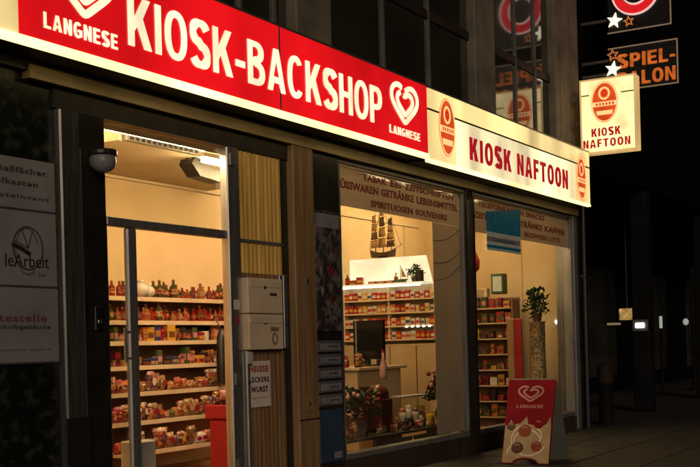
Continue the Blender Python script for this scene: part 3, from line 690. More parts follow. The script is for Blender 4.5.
# ================================================================== INTERIOR: CEILING
def tube_light(x0, x1, y, z, label, axis='x'):
    t = thing('ceiling_light', label, 'ceiling light', ((x0+x1)/2, y, z), 'fluorescent lights in the shop')
    obj('batten', MB().box(x0, x1, y-.05, y+.05, z+.03, z+.07, M['white_pl'], .004), t)
    obj('tube', MB().tube([(x0+.04, y, z), (x1-.04, y, z)], .018, M['tube'], 10), t)
tube_light(6.6, 7.92, .42, 3.02, 'fluorescent tube right behind the transom glass over the door')
tube_light(8.3, 9.8, .8, 3.02, 'fluorescent tube hidden behind the ribbed panel')
tube_light(10.2, 11.7, .9, 3.36, 'fluorescent tube over the left shop window')
tube_light(12.0, 13.3, 1.2, 3.36, 'fluorescent tube in front of the tobacco display')
tube_light(13.9, 15.6, 1.2, 3.36, 'fluorescent tube over the right shop window')
tube_light(6.4, 7.4, 1.6, 3.36, 'fluorescent tube deep inside behind the door')
t = thing('wall_loudspeaker', 'black loudspeaker hanging tilted from a ceiling bracket seen through the transom', 'loudspeaker', (8.85, 1.2, 2.98))
obj('bracket', MB().box(8.72, 8.75, 1.17, 1.20, 3.10, 3.127, M['black']).box(8.66, 8.84, 1.13, 1.24, 3.108, 3.1285, M['black']).tube([(8.74, 1.18, 3.11), (8.80, 1.18, 3.05)], .015, M['black']), t)
k = MB().poly([(8.60, 3.06), (8.63, 3.11), (9.08, 3.03), (9.08, 2.93), (8.72, 2.955)], (0, 1.28, 0), FX, FZ, .16, M['black']); obj('cabinet', k, t)
obj('lens_ring', MB().ball((8.68, 1.2, 3.10), .04, M['alu_d'], 10), t)
t = thing('ceiling_grille', 'slotted metal grille strip across the shop ceiling seen through the transom', 'ventilation grille', (8.0, 1.1, 3.1))
obj('frame', MB().box(7.60, 8.62, 1.04, 1.098, 3.13, 3.20, M['alu_d']), t)
k = MB(); [k.box(7.64+i*.075, 7.68+i*.075, 1.034, 1.0395, 3.14, 3.19, M['black']) for i in range(13)]; obj('slots', k, t)

# ================================================================== GOODS
PAL = [(.34, .02, .015), (.32, .14, .03), (.14, .07, .02), (.30, .18, .09), (.06, .03, .02), (.22, .07, .03), (.42, .28, .16), (.30, .08, .02), (.10, .04, .05), (.28, .02, .03), (.24, .12, .04)]
def print_mat(name, c, sc=36):
    m = bpy.data.materials.new(name); m.use_nodes = True
    n = m.node_tree.nodes; l = m.node_tree.links; p = n['Principled BSDF']
    tc = n.new('ShaderNodeNewGeometry'); mp = n.new('ShaderNodeMapping'); mp.inputs['Scale'].default_value = (1, 1, 1.5)
    v = n.new('ShaderNodeTexVoronoi'); v.inputs['Scale'].default_value = sc; v.distance = 'CHEBYCHEV'
    sp = n.new('ShaderNodeSeparateColor'); cr = n.new('ShaderNodeValToRGB'); cr.color_ramp.interpolation = 'CONSTANT'
    cr.color_ramp.elements[0].color = (*c, 1); cr.color_ramp.elements[1].position = .56; cr.color_ramp.elements[1].color = (*[x*.35 for x in c], 1)
    for ps, cc in ((.66, (.50, .34, .20)), (.73, (.34, .015, .015)), (.83, (.36, .16, .03)), (.88, (.02, .012, .012))):
        e = cr.color_ramp.elements.new(ps); e.color = (*cc, 1)
    l.new(tc.outputs['Position'], mp.inputs[0]); l.new(mp.outputs[0], v.inputs[0]); l.new(v.outputs['Color'], sp.inputs[0]); l.new(sp.outputs[0], cr.inputs[0]); l.new(cr.outputs[0], p.inputs['Base Color'])
    p.inputs['Roughness'].default_value = .3
    return m
PM = [print_mat('printed pack %s' % n_, c) for n_, c in zip(
  ['red', 'gold', 'green', 'cream', 'black', 'rust', 'white', 'orange', 'blue', 'crimson', 'olive'], PAL)]
PLAIN = [mat('plain pack %s' % n_, c, tuple(x*.8 for x in c), rough=.32, scale=8) for n_, c in (('red', (.42, .015, .015)), ('white', (.62, .55, .45)), ('dark', (.03, .015, .015)), ('yellow', (.55, .30, .03)), ('brown', (.14, .05, .02)), ('crimson', (.25, .01, .03)), ('orange', (.50, .14, .02)), ('green', (.05, .075, .02)), ('navy', (.03, .04, .12)), ('pink', (.50, .20, .20)))]
ALLM = PM+PLAIN
def mesh_of(mb, name):
    o = obj(name, mb); me = o.data; bpy.data.objects.remove(o); return me
def bottle_mesh(c, lab, h, r):
    k = MB().lathe((0, 0, 0), [(r*.9, 0), (r, .01), (r, h*.25)], c, 10)
    k.lathe((0, 0, 0), [(r*1.02, h*.25), (r*1.02, h*.52)], lab, 10)
    k.lathe((0, 0, 0), [(r, h*.52), (r*.95, h*.62), (r*.36, h*.76), (r*.34, h*.93)], c, 10)
    k.lathe((0, 0, 0), [(r*.4, h*.93), (r*.4, h)], lab, 8); return mesh_of(k, 'bottle')
GL = [mat('dark bottle glass %s' % n_, c, rough=.12, scale=3) for n_, c in (('brown', (.10, .03, .01)), ('green', (.05, .045, .012)), ('amber', (.30, .10, .02)), ('red', (.22, .015, .01)), ('clear', (.42, .32, .20)))]
BOT = [bottle_mesh(random.choice(GL), random.choice(PM), random.uniform(.11, .185), random.uniform(.027, .040)) for i in range(16)]
def pack_mesh(c, lab, w_, d, h):
    k = MB().box(-w_/2, w_/2, -d/2, d/2, 0, h, c, .004); k.box(-w_*.38, w_*.38, -d/2-.002, -d/2+.001, h*.25, h*.62, lab)
    k.box(-w_/2-.002, -w_/2+.001, -d*.38, d*.38, h*.25, h*.62, lab); return mesh_of(k, 'pack')
PACK = [pack_mesh(random.choice(PLAIN+PM[:4]), random.choice(ALLM), random.uniform(.05, .13), random.uniform(.05, .10), random.uniform(.06, .18)) for i in range(34)]
CIG = [pack_mesh(PLAIN[a], PLAIN[b], .05, .055, .085) for a, b in ((0, 1), (1, 0), (5, 3), (3, 1), (1, 8), (1, 5), (0, 3), (0, 1), (6, 1), (1, 3))]
def bag_mesh(c, lab, w_, h):
    k = MB(); vs = []; fs = []; nx, nz = 6, 6
    for s_ in (-1, 1):
        for i in range(nx+1):
            for j in range(nz+1):
                u, v = i/nx, j/nz; b = math.sin(PI*u)*math.sin(PI*v)
                vs.append(((u-.5)*w_*(1+.1*math.sin(9*v+i)), s_*(.004+.04*b**.6), v*h))
    q = (nx+1)*(nz+1)
    for i in range(nx):
        for j in range(nz):
            a = i*(nz+1)+j; fs += [(a, a+1, a+nz+2, a+nz+1), (q+a, q+a+nz+1, q+a+nz+2, q+a+1)]
    k.add(vs, fs, c); k.poly([(w_*.28*math.cos(t*PI/5), h*.5+h*.2*math.sin(t*PI/5)) for t in range(10)], (0, -.044, 0), FX, FZ, .003, lab)
    return mesh_of(k, 'bag')
BAG = [bag_mesh(random.choice(ALLM), random.choice(ALLM), random.uniform(.09, .16), random.uniform(.09, .18)) for i in range(30)]
def put(name, me, loc, rz, label, cat, group, sc=1.):
    o = bpy.data.objects.new(name, me); COL.objects.link(o); o.location = loc; o.rotation_euler = (0, 0, rz); o.scale = (sc, sc, sc)
    setp(o, label, cat, group); return o

# shelving seen through the doorway
X0, X1 = 8.2, 10.75
t = thing('wall_shelving', 'tall wall shelving packed with goods seen through the open doorway', 'shelving', (9.5, 2.2, .05))
bx('back_panel', (X0, X1, 2.44, 2.485, .29, 1.88), M['shelf_back'], t)
for x in (X0, X1): bx('upright', (x-.02, x+.02, 2.10, 2.43, .05, 1.90), M['shelf'], t)
rows = [(1.845, 2.20, 'bottle'), (1.60, 2.18, 'bottle'), (1.39, 2.15, 'pack'), (1.14, 2.12, 'pack'), (.88, 2.02, 'bag'), (.60, 1.92, 'bag'), (.32, 1.75, 'bag')]
words_ = ['top', 'second', 'third', 'fourth', 'fifth', 'sixth', 'lowest']
for i, (z, y, kd) in enumerate(rows):
    xr = 9.95 if i >= 6 else (10.25 if i == 5 else X1-.021)
    bx('shelf_board', (X0+.021, xr, y, 2.438, z-.028, z), M['shelf'], t)
    obj('price_rail', MB().box(X0+.021, xr, y-.012, y-.001, z-.032, z+.012, M['shelf']), t)
x = 0
for i, (z, y, kd) in enumerate(rows):
    x = 8.27; xe = 9.85 if i >= 6 else (10.15 if i == 5 else 10.68)
    while x < xe:
        if kd == 'bottle': me = random.choice(BOT); st_, nm = .074, 'bottle'
        elif kd == 'pack': me = random.choice(PACK); st_, nm = .100, 'packet'
        else: me = random.choice(BAG); st_, nm = .095, 'bag'
        put(nm, me, (x, y+random.uniform(.06, .10), z+.002), random.uniform(-.25, .25),
            {'bottle': 'small bottle in the row on the %s shelf seen through the doorway', 'packet': 'printed packet in the row on the %s shelf seen through the doorway', 'bag': 'plump sweet bag in the row on the %s shelf seen through the doorway'}[nm] % words_[i], nm, '%ss on the %s shelf of the wall shelving' % (nm, words_[i]), random.uniform(.9, 1.3))
        x += st_*random.uniform(.92, 1.2)
# white jar shapes standing in for a small lamp's bright glow, top left
for xx, s_ in ((9.10, 1.0), (9.22, .8)):
    k = MB().ball((xx, 2.22, 1.847+.085*s_), .08*s_, M['white_pl'], 14); k.lathe((xx, 2.22, 1.847+.15*s_), [(.035*s_, 0), (.045*s_, .03*s_), (.015*s_, .045*s_)], M['white_pl'], 10)
    obj('glow_jar', k, label='large round white jar shape standing for a small lamp glow at the left end of the top shelf' if s_ == 1 else 'small round white jar shape beside the larger one on the top shelf, standing for the same glow', cat='jar', smooth=True)
# red bin with wrapped goods
t = thing('display_bin', 'red display bin heaped with wrapped sweets just inside the doorway', 'bin', (9.0, 1.2, .05))
obj('bin_body', MB().box(8.92, 9.23, .97, 1.25, .051, .62, M['red_pl'], .015), t); obj('bin_collar', MB().box(8.89, 9.26, .94, 1.28, .622, .76, M['red_pl'], .015), t)
for i in range(22):
    me = random.choice(BAG)
    put('wrapped_sweet', me, (random.uniform(8.93, 9.22), random.uniform(.98, 1.24), .745+random.uniform(0, .06)), random.uniform(0, 3), 'crinkled wrapped sweet in the heap on the red bin', 'sweet', 'wrapped sweets on the red bin', .8)
t = thing('hanging_bag', 'black cloth bag hanging at the end of the shelving inside the doorway', 'bag', (10.13, 1.98, .92))
obj('bag_body', MB().lathe((10.13, 1.98, .92), [(.045, 0), (.055, .04), (.06, .25), (.05, .5), (.02, .6)], M['black'], 12), t, smooth=True)
obj('bag_strap', MB().tube([(10.13, 1.98, 1.5), (10.11, 2.04, 1.66), (10.13, 2.10, 1.62)], .008, M['black'], 6), t)
# things behind the sidelight
obj('white_crate', MB().box(6.78, 7.0, .30, .48, .052, .60, M['white_pl'], .01), label='pale plastic box on the floor behind the sidelight', cat='box')

# tobacco display facing the door
XD = 13.6
t = thing('tobacco_display', 'tobacco shelving with rows of cigarette packs under a backlit white header', 'shelving', (XD, 1.8, .05))
obj('base_cabinet', MB().box(XD, XD+.3, 1.05, 2.48, .051, 1.30, M['beige'], .01), t)
for y in (1.35, 1.75, 2.15): obj('cabinet_gap', MB().box(XD-.003, XD-.001, y, y+.012, .2, 1.28, M['counter']), t)
obj('back_panel', MB().box(XD+.2, XD+.3, 1.05, 2.48, 1.302, 2.1, M['shelf']), t)
for y in (1.06, 1.75, 2.45): obj('upright', MB().box(XD, XD+.198, y, y+.02, 1.35, 2.1, M['shelf']), t)
SHZ = (1.37, 1.55, 1.73, 1.91)
for i, z in enumerate(SHZ): obj('shelf_board', MB().box(XD-.02, XD+.198, 1.082, 2.448, z-.02, z, M['shelf']), t)
obj('header_shelf', MB().box(XD-.06, XD+.3, 1.2, 2.48, 2.10, 2.125, M['lit_white']), t)
obj('header_panel', MB().poly([(-2.48, 2.127), (-1.2, 2.127), (-1.29, 2.49), (-2.48, 2.49)], (XD+.22, 0, 0), (0, -1, 0) if False else SX, FZ, .02, M['lit_white']), t) if False else None
k = MB(); k.poly([(-2.48, 2.127), (-1.2, 2.127), (-1.29, 2.49), (-2.48, 2.49)], (XD+.24, 0, 0), SX, FZ, .02, M['lit_white']); obj('header_panel', k, t)
obj('added_strip', MB().tube([(XD-.05, 1.25, 2.085), (XD-.05, 2.45, 2.085)], .012, M['tube_w'], 8), t)  # glowing strip added out of sight to brighten the cigarette rows
k = MB(); [k.box(XD-.05, XD-.022, 1.12+.085*j, 1.15+.085*j, 1.52, 1.545, M['tube_w'], .004) for j in range(5)]; obj('spot_row', k, t)
for i, z in enumerate(SHZ):
    y = 1.11
    while y < 2.44:
        put('cigarette_pack', random.choice(CIG), (XD+.035, y, z+.001), random.uniform(-.06, .06), 'cigarette pack in the row on the %s shelf of the tobacco display' % ['lowest', 'second lowest', 'second highest', 'highest'][i], 'pack', 'cigarette packs on the %s tobacco shelf' % ['lowest', 'second lowest', 'second highest', 'highest'][i], random.uniform(1.0, 1.35))
        y += .073
for j, (y, c) in enumerate(((2.32, 'berry'), (2.02, 'red_pl'), (1.88, 'red_pl'), (1.75, 'berry'))):
    k = MB().box(XD+.02, XD+.08, y-.06, y+.06, 2.127, 2.165+.03*(j == 0), M[c], .006).box(XD+.015, XD+.02, y-.04, y+.04, 2.135, 2.155, M['cream_pr'])
    obj('small_carton', k, label=['dark red carton at the left end of the lit header', 'red carton left of the middle on the lit header', 'red carton in the middle of the lit header', 'dark red carton right of the middle on the lit header'][j], cat='carton')
def leaves(mb, c, r, n, m, sz=.05, zf=1.):
    for i in range(n):
        a, e = random.uniform(0, 2*PI), random.uniform(-.3, 1.4); q = r*random.uniform(.35, 1)
        p_ = Vector(c)+Vector((math.cos(a)*math.cos(e)*q, math.sin(a)*math.cos(e)*q, math.sin(e)*q*zf))
        d = Vector((random.uniform(-1, 1), random.uniform(-1, 1), random.uniform(-.4, 1))).normalized(); s_ = d.cross(Vector((.3, .5, .8))).normalized()
        h = sz*random.uniform(.6, 1.2); w_ = h*.3; nn = d.cross(s_)*.002
        mb.add([p_, p_+d*h*.5+s_*w_+nn, p_+d*h, p_+d*h*.5-s_*w_+nn], [(0, 1, 2, 3)], m)
    return mb
def pot_plant(name, loc, pot_h, pot_r, r, n, label, sz=.06, zf=1., pot='counter'):
    t = thing(name, label, 'plant', loc); x, y, z = loc
    obj('pot', MB().lathe(loc, [(pot_r*.7, 0), (pot_r, pot_h), (pot_r*.9, pot_h)], M[pot], 14), t)
    k = MB()
    for i in range(6): a = i*1.05; k.tube([(x, y, z+pot_h*.9), (x+.3*r*math.cos(a), y+.3*r*math.sin(a), z+pot_h+r*.4*zf), (x+.6*r*math.cos(a), y+.6*r*math.sin(a), z+pot_h+r*.8*zf)], .004, M['leaf'], 5)
    obj('stems', k, t); obj('leaves', leaves(MB(), (x, y, z+pot_h+r*.3), r, n, M['leaf'], sz, zf), t); return t
pot_plant('potted_plant', (XD+.05, 1.38, 2.128), .06, .05, .13, 130, 'small green plant at the right end of the lit header', .05)
t = thing('model_boat', 'small white and green model boat beside the plant on the lit header', 'model boat', (XD, 1.58, 2.128))
obj('hull', MB().poly([(-1.68, 2.17), (-1.64, 2.129), (-1.52, 2.129), (-1.48, 2.175)], (XD+.06, 0, 0), SX, FZ, .05, M['leaf']), t)
obj('mast', MB().tube([(XD+.03, 1.58, 2.17), (XD+.03, 1.58, 2.36)], .005, M['hull'], 6), t); obj('sail', MB().poly([(-1.57, 2.2), (-1.50, 2.2), (-1.57, 2.34)], (XD+.04, 0, 0), SX, FZ, .004, M['sail']), t)

for j, y in enumerate((2.42, 2.22, 1.66, 1.30)):
    put('bottle' if j in (0, 2) else 'carton', [BOT[3], PACK[2], BOT[6], PACK[7]][j], (XD+.05, y, 2.127), .3*j, ['brown bottle at the far left of', 'printed carton left of the ship on', 'small bottle near the middle of', 'printed carton at the right end of'][j]+' the lit header', 'bottle' if j in (0, 2) else 'carton', None, 1.0)
# sailing ship model on top of the header
t = thing('model_ship', 'tall dark model of a sailing ship with stacked sails standing above the lit header', 'model ship', (XD+.28, 1.97, 2.50))
sx, sz0 = XD+.28, 2.50
obj('stand', MB().box(sx-.05, sx+.05, 1.90, 2.04, 2.492, 2.505, M['hull']), t)
k = MB(); vs = []; fs = []
prof = [(-.20, .0, .13), (-.16, .028, .10), (-.08, .04, .075), (.04, .042, .07), (.12, .035, .085), (.20, .02, .115)]
for (d, hw, top) in prof: vs += [(sx-hw, 1.97+d, sz0+top), (sx-hw*.7, 1.97+d*.95, sz0+.02), (sx, 1.97+d*.9, sz0+.006), (sx+hw*.7, 1.97+d*.95, sz0+.02), (sx+hw, 1.97+d, sz0+top)]
for i in range(5):
    for j in range(4): a = i*5+j; fs.append((a, a+1, a+6, a+5))
    fs.append((i*5, i*5+5, i*5+9, i*5+4))
fs += [(0, 1, 2, 3, 4), (25, 26, 27, 28, 29)]
obj('hull', k.add(vs, fs, M['hull']), t)
for mi, (dy, hh) in enumerate(((-.13, .56), (.0, .74), (.12, .62))):
    y = 1.97+dy
    ms = obj('mast', MB().tube([(sx, y, sz0+.07), (sx, y, sz0+hh)], [.008, .004], M['hull'], 6), t)
    k = MB(); z = sz0+.14; n = 4
    for j in range(n):
        h = (hh-.16)/n*.86; wd = .095*(1-.16*j)
        # square sails braced so that their faces look partly to the side
        pts = []
        for a_ in range(5):
            for b_ in range(4):
                u = a_/4*2-1; v = b_/3
                pts.append((sx-.02-.035*math.sin(PI*v)*(1-u*u*.6)+u*wd*.55, y+u*wd*(.85+.15*(1-v)), z+v*h))
        ff = [(a_*4+b_, a_*4+b_+1, a_*4+b_+5, a_*4+b_+4) for a_ in range(4) for b_ in range(3)]
        k.add(pts, ff, M['sail'] if (j+mi) % 3 else M['hull'])
        k.tube([(sx-.02-wd*.55, y-wd, z+h), (sx-.02+wd*.55, y+wd, z+h)], .005, M['hull'], 5)
        z += (hh-.16)/n
    obj('sails', k, ms)
k = MB()
for a, b in (((0, -.13, .56), (0, -.28, .15)), ((0, -.13, .54), (0, -.20, .12)), ((0, 0, .74), (0, -.13, .3)), ((0, .12, .62), (0, .22, .12)), ((0, 0, .70), (0, .12, .35)), ((0, 0, .74), (0, .20, .12)), ((0, -.2, .12), (0, -.30, .17))):
    k.tube([(sx+a[0], 1.97+a[1], sz0+a[2]), (sx+b[0], 1.97+b[1], sz0+b[2])], .003, M['hull'], 4)
obj('rigging', k, t)

# counter with till monitor
t = thing('shop_counter', 'dark brown sales counter behind the left shop window', 'counter', (12.0, 1.6, .05))
obj('front_panel', MB().box(11.6, 12.7, 1.12, 1.9, .051, 1.0, M['beige'], .01), t); obj('worktop', MB().box(11.55, 12.75, 1.06, 1.95, 1.002, 1.04, M['beige'], .006), t)
t = thing('till_monitor', 'large black monitor standing on the counter', 'monitor', (12.2, 1.35, 1.04))
obj('screen', MB().poly([(-1.49, 1.14), (-1.07, 1.12), (-1.07, 1.60), (-1.49, 1.60)], (12.22, 0, 0), SX, FZ, .05, M['black_gloss']), t)
obj('screen_edge', MB().box(12.16, 12.168, 1.44, 1.455, 1.15, 1.59, M['plate_l']), t)
obj('stand', MB().box(12.20, 12.26, 1.30, 1.36, 1.06, 1.14, M['black']).box(12.12, 12.34, 1.22, 1.45, 1.041, 1.06, M['black'], .005), t)
t = thing('card_reader', 'small black card reader on the counter right of the monitor', 'card reader', (12.2, 1.0, 1.04))
obj('body', MB().box(12.10, 12.22, 1.075, 1.14, 1.041, 1.13, M['black'], .01), t); obj('cable', MB().tube([(12.2, 1.1, 1.10), (12.25, 1.13, 1.16), (12.25, 1.2, 1.13)], .005, M['black'], 5), t)
t = thing('newspaper_rack', 'slanted rack with folded papers left of the monitor', 'rack', (11.3, 1.6, 1.0))
obj('stand', MB().box(11.3, 11.36, 1.45, 1.95, .051, 1.50, M['counter']), t)
for j in range(4): obj('paper_tray', MB().poly([(-1.95, 1.10+.11*j), (-1.55, 1.14+.11*j), (-1.55, 1.19+.11*j), (-1.95, 1.15+.11*j)], (11.29, 0, 0), SX, FZ, .03, M[['cream_pr', 'wood'][j % 2]]), t)

for j in range(14):
    me = random.choice(PACK+BOT+BAG)
    put('sale_item', me, (11.64+.10*(j % 3), 1.12+.058*j, 1.041), random.uniform(-1, 1), 'small sale item among the clutter on the counter worktop', 'item', 'small items on the counter', random.uniform(.8, 1.25))
# window bench and its display
t = thing('window_bench', 'low dark display bench along the inside of the left window', 'bench', (10.9, .4, .05))
obj('bench_top', MB().box(9.5, 12.3, .16, .56, .33, .36, M['counter'], .004), t)
for x in (9.6, 10.9, 12.2): obj('bench_leg', MB().box(x-.03, x+.03, .2, .52, .051, .329, M['counter']), t)
k = MB(); [k.box(10.3+j*.42, 10.68+j*.42, .155, .159, .08, .30, M['counter'], .01) for j in range(4)]; obj('bench_drawers', k, t)
t = thing('gift_basket', 'round wicker basket with dark green foliage on the window bench', 'basket', (10.3, .4, .36))
obj('basket', MB().lathe((10.3, .40, .361), [(.12, 0), (.19, .16), (.20, .20), (.17, .19)], M['hull'], 16), t)
obj('foliage', leaves(MB(), (10.32, .40, .62), .27, 420, M['leaf'], .09, .9), t)
k = MB(); [k.ball((10.3+random.uniform(-.22, .22), .4+random.uniform(-.15, .05), .62+random.uniform(0, .25)), .025, M[random.choice(['berry', 'red_pl', 'pink'])], 8) for i in range(14)]; obj('blossoms', k, t)
t = thing('coffee_machine', 'dark red machine with a rounded top on the window bench', 'machine', (10.85, .45, .36))
obj('body', MB().box(10.70, 11.0, .32, .55, .361, .74, M['berry_dark'], .03), t); obj('top', MB().lathe((10.85, .43, .80), [(.12, -.06), (.12, -.01), (.09, .05), (.02, .07)], M['berry_dark'], 14), t, smooth=True)
obj('panel', MB().box(10.74, 10.9, .314, .319, .55, .70, M['choc']), t)
t = thing('pink_bottle', 'tall glossy pink bottle standing on the red machine', 'bottle', (10.95, .4, .92))
obj('glass_body', MB().lathe((10.97, .42, .925), [(.035, 0), (.045, .03), (.042, .14), (.015, .22), (.014, .29)], M['pink'], 14), t, smooth=True); obj('cap', MB().lathe((10.97, .42, 1.216), [(.018, 0), (.018, .03)], M['red_pl'], 10), t)
for j, (x, h) in enumerate(((11.16, .19), (11.30, .22), (11.46, .18))):
    t = thing('sundae_cup', ['left', 'middle', 'right'][j]+' white stemmed sundae cup on the window bench', 'cup', (x, .3, .36), 'sundae cups on the window bench')
    obj('glass', MB().lathe((x, .30, .361), [(.045, 0), (.012, .02), (.012, h*.4), (.04, h*.75), (.045, h)], M['shelf'], 12), t, smooth=True)
    obj('ice_ball', MB().ball((x, .30, .361+h), .045, M[['berry', 'cream_pr', 'choc'][j]], 10), t)
t = thing('glass_case', 'small glass cake case on the window bench behind the sundae cups', 'display case', (11.6, .42, .36))
obj('case_base', MB().box(11.3, 12.0, .36, .55, .361, .42, M['counter'], .005), t); obj('case_glass', MB().box(11.31, 11.99, .37, .54, .421, .70, M['glass']), t); obj('case_lid', MB().box(11.3, 12.0, .36, .55, .701, .715, M['alu_d']), t)
for j in range(5): put('cake_box', PACK[j], (11.38+j*.13, .45, .422), .1*j, ['first', 'second', 'third', 'fourth', 'fifth'][j]+' small box from the left inside the glass cake case', 'box', 'boxes in the glass case')
for j, x in enumerate((9.72, 9.86, 10.0)):
    put('yellow_jar', BOT[j+2], (x, .28, .362), 0, ['left', 'middle', 'right'][j]+' little jar at the left end of the window bench', 'jar', 'jars at the left end of the bench', .95)
for j in range(26):
    x = 9.58+j*.10; me = random.choice(PACK+BAG+BOT)
    if 10.1 < x < 10.45: continue
    put('gift_item', me, (x, .22+.04*(j % 3), .362), random.uniform(-.5, .5), 'small gift item standing near the front edge of the window bench', 'item', 'small items along the window bench', random.uniform(.7, 1.1))
t = thing('flower_bouquet', 'tall bunch of dark red dried flowers behind the window film', 'flowers', (12.1, .32, .36))
obj('vase', MB().lathe((12.13, .30, .361), [(.05, 0), (.075, .12), (.04, .22), (.05, .26)], M['hull'], 12), t, smooth=True)
obj('foliage', leaves(MB(), (12.13, .30, .68), .22, 260, M['leaf'], .08, 1.1), t)
k = MB(); [k.ball((12.13+random.uniform(-.17, .17), .3+random.uniform(-.12, .1), .72+random.uniform(0, .25)), .03, M[random.choice(['berry', 'maroon', 'pink'])], 8) for i in range(16)]; obj('blossoms', k, t)

# shelf in second window, on the end wall
XS = 15.62
t = thing('end_wall_shelving', 'brown shelving full of small boxes seen through the right window', 'shelving', (XS, 1.25, .05))
obj('back_panel', MB().box(XS+.25, XS+.29, .80, 1.75, .051, 1.95, M['shelf_back']), t)
for y in (.80, 1.73): obj('upright', MB().box(XS, XS+.248, y, y+.02, .051, 1.92, M['shelf_back']), t)
zs = [.20, .43, .66, .89, 1.12, 1.35, 1.58, 1.80]
for i, z in enumerate(zs): obj('shelf_board', MB().box(XS-.02, XS+.248, .822, 1.728, z-.02, z, M['beige']), t)
rw = ['bottom', 'second', 'third', 'fourth', 'fifth', 'sixth', 'seventh', 'top']
for i, z in enumerate(zs):
    y = .89
    while y < 1.69:
        put('small_box', random.choice(PACK), (XS+.06, y, z+.002), random.uniform(-.15, .15)-PI/2*(random.random() < .5), 'small box on the %s shelf seen through the right window' % rw[i], 'box', 'boxes on the %s shelf of the end shelving' % rw[i], random.uniform(.85, 1.1)); y += .125
obj('green_case', MB().box(XS, XS+.15, .93, 1.13, 2.0, 2.30, M['leaf'], .01).box(XS-.004, XS-.001, .96, 1.10, 2.04, 2.26, M['paleblue']), label='green framed case hung above the end shelving', cat='case')
k = MB().box(XS, XS+.12, 1.20, 1.55, 1.96, 2.10, M['shelf'], .01).box(XS-.004, XS-.001, 1.24, 1.51, 1.98, 2.07, M['cream_pr']); obj('pale_carton', k, label='pale carton on top of the end shelving', cat='carton')
t = thing('red_lantern', 'red paper lantern hanging left of the green case', 'lantern', (15.5, 1.37, 2.3))
obj('shade', MB().lathe((15.5, 1.36, 2.32), [(.04, 0), (.10, .06), (.11, .18), (.06, .30), (.04, .32)], M['red_pl'], 14), t, smooth=True); obj('cord', MB().tube([(15.5, 1.36, 2.64), (15.5, 1.36, 3.44)], .004, M['black'], 5), t)
t = thing('white_lantern', 'small lit pinkish lantern glowing in the gap between the two windows', 'lantern', (13.0, .6, 2.4))
obj('shade', MB().ball((12.97, .42, 2.50), .07, M['neon_wh'], 14, 1.5), t, smooth=True); obj('cord', MB().tube([(12.97, .42, 2.6), (12.97, .42, 3.44)], .004, M['black'], 5), t)
t = thing('reflection_spot', 'small round glowing spot standing for a light reflection low by the end wall', 'lamp', (16.28, .25, 1.55))  # glowing ball and backing added in place of a reflected light spot
obj('lit_part', MB().ball((16.25, .36, 1.57), .028, M['tube_w'], 10), t); obj('spot_backing', MB().box(16.26, 16.291, .33, .39, 1.50, 1.56, M['white_pl'], .004), t)
# tall plant on patterned stand near right end of window
t = thing('plant_stand', 'tall patterned tan pedestal in the right window', 'plant stand', (15.45, .35, .05))
obj('pedestal', MB().lathe((15.45, .36, .051), [(.14, 0), (.13, .3), (.11, 1.0), (.11, 1.5), (.13, 1.52)], M['terracotta'], 16), t, smooth=True)
pot_plant('potted_plant', (15.45, .36, 1.572), .12, .08, .17, 200, 'leafy plant with dark flowers on the patterned pedestal', .09, 1.9, 'hull')
obj('red_partition', MB().box(15.2, 15.24, .50, .62, .051, 1.62, M['red_pl'], .006).box(15.2, 15.24, .621, .72, .051, 1.62, M['wood'], .006), label='narrow red and tan upright board left of the pedestal', cat='board')

# ================================================================== A-BOARD
t = thing('pavement_sign', 'small dark red folding ice cream board standing on the pavement', 'sign', (11.36, -1.06, 0))
hx, hz = 11.60, .875
def leaf(xb, s_, m, name):
    # a leaf from the hinge (hx,hz) down to (xb, 0), facing outwards, arch cut at its foot
    U = Vector((0, -1, 0)); V = Vector((hx-xb, 0, hz)); L = V.length; V = V/L
    pts = [(-.265, 0), (-.14, 0)]+[(.14*math.cos(PI-PI*i/8), .055*math.sin(PI*i/8)) for i in range(1, 8)]+[(.14, 0), (.265, 0), (.265, L-.02), (.245, L), (-.245, L), (-.265, L-.02)]
    o = Vector((xb, -1.06, 0)); k = MB().poly(pts, o, U, V, .022*s_, m); return obj(name, k, t), o, U, V, L
fl, o, U, V, L = leaf(11.33, 1, M['maroon'], 'front_leaf')
bl, *_r = leaf(11.92, -1, M['board_side'], 'rear_leaf')
obj('hinge', MB().tube([(hx+.004, -1.30, hz+.005), (hx+.004, -.82, hz+.005)], .014, M['board_side']), t)
Nn = U.cross(V); oo = o+Nn*.0225
k = MB()
# splashing cream field
edge = [(-.24, .40), (-.20, .42), (-.185, .47), (-.15, .415), (-.08, .43), (-.02, .50), (.0, .42), (.07, .41), (.10, .45), (.13, .40), (.19, .42), (.225, .50), (.235, .44), (.24, .39)]
edge = [(a*1.08, b) for a, b in edge]
pts = [(-.26, .01), (-.145, .01)]+[(.145*math.cos(PI-PI*i/8), .01+.058*math.sin(PI*i/8)) for i in range(1, 8)]+[(.145, .01), (.26, .01)]+[(a*.99, b*L/.9) for a, b in edge[::-1]]
k.poly(pts, oo, U, V, .0015, M['cream_pr']); obj('cream_print', k, fl)
for (q0, q1, rr_, cc_) in ((.3, 4.6, .15, (.0, .24)), (2.0, 6.0, .20, (.02, .26)), (-1.2, 1.2, .11, (.05, .30)), (1.6, 3.6, .09, (-.12, .12))):
    obj('cream_swirl', ribbon(MB(), ell(cc_[0], cc_[1], rr_, rr_*.85, 22, q0, q1), .012, oo+Nn*.0016, U, V, .0006, M['paper']), fl)
k = MB()
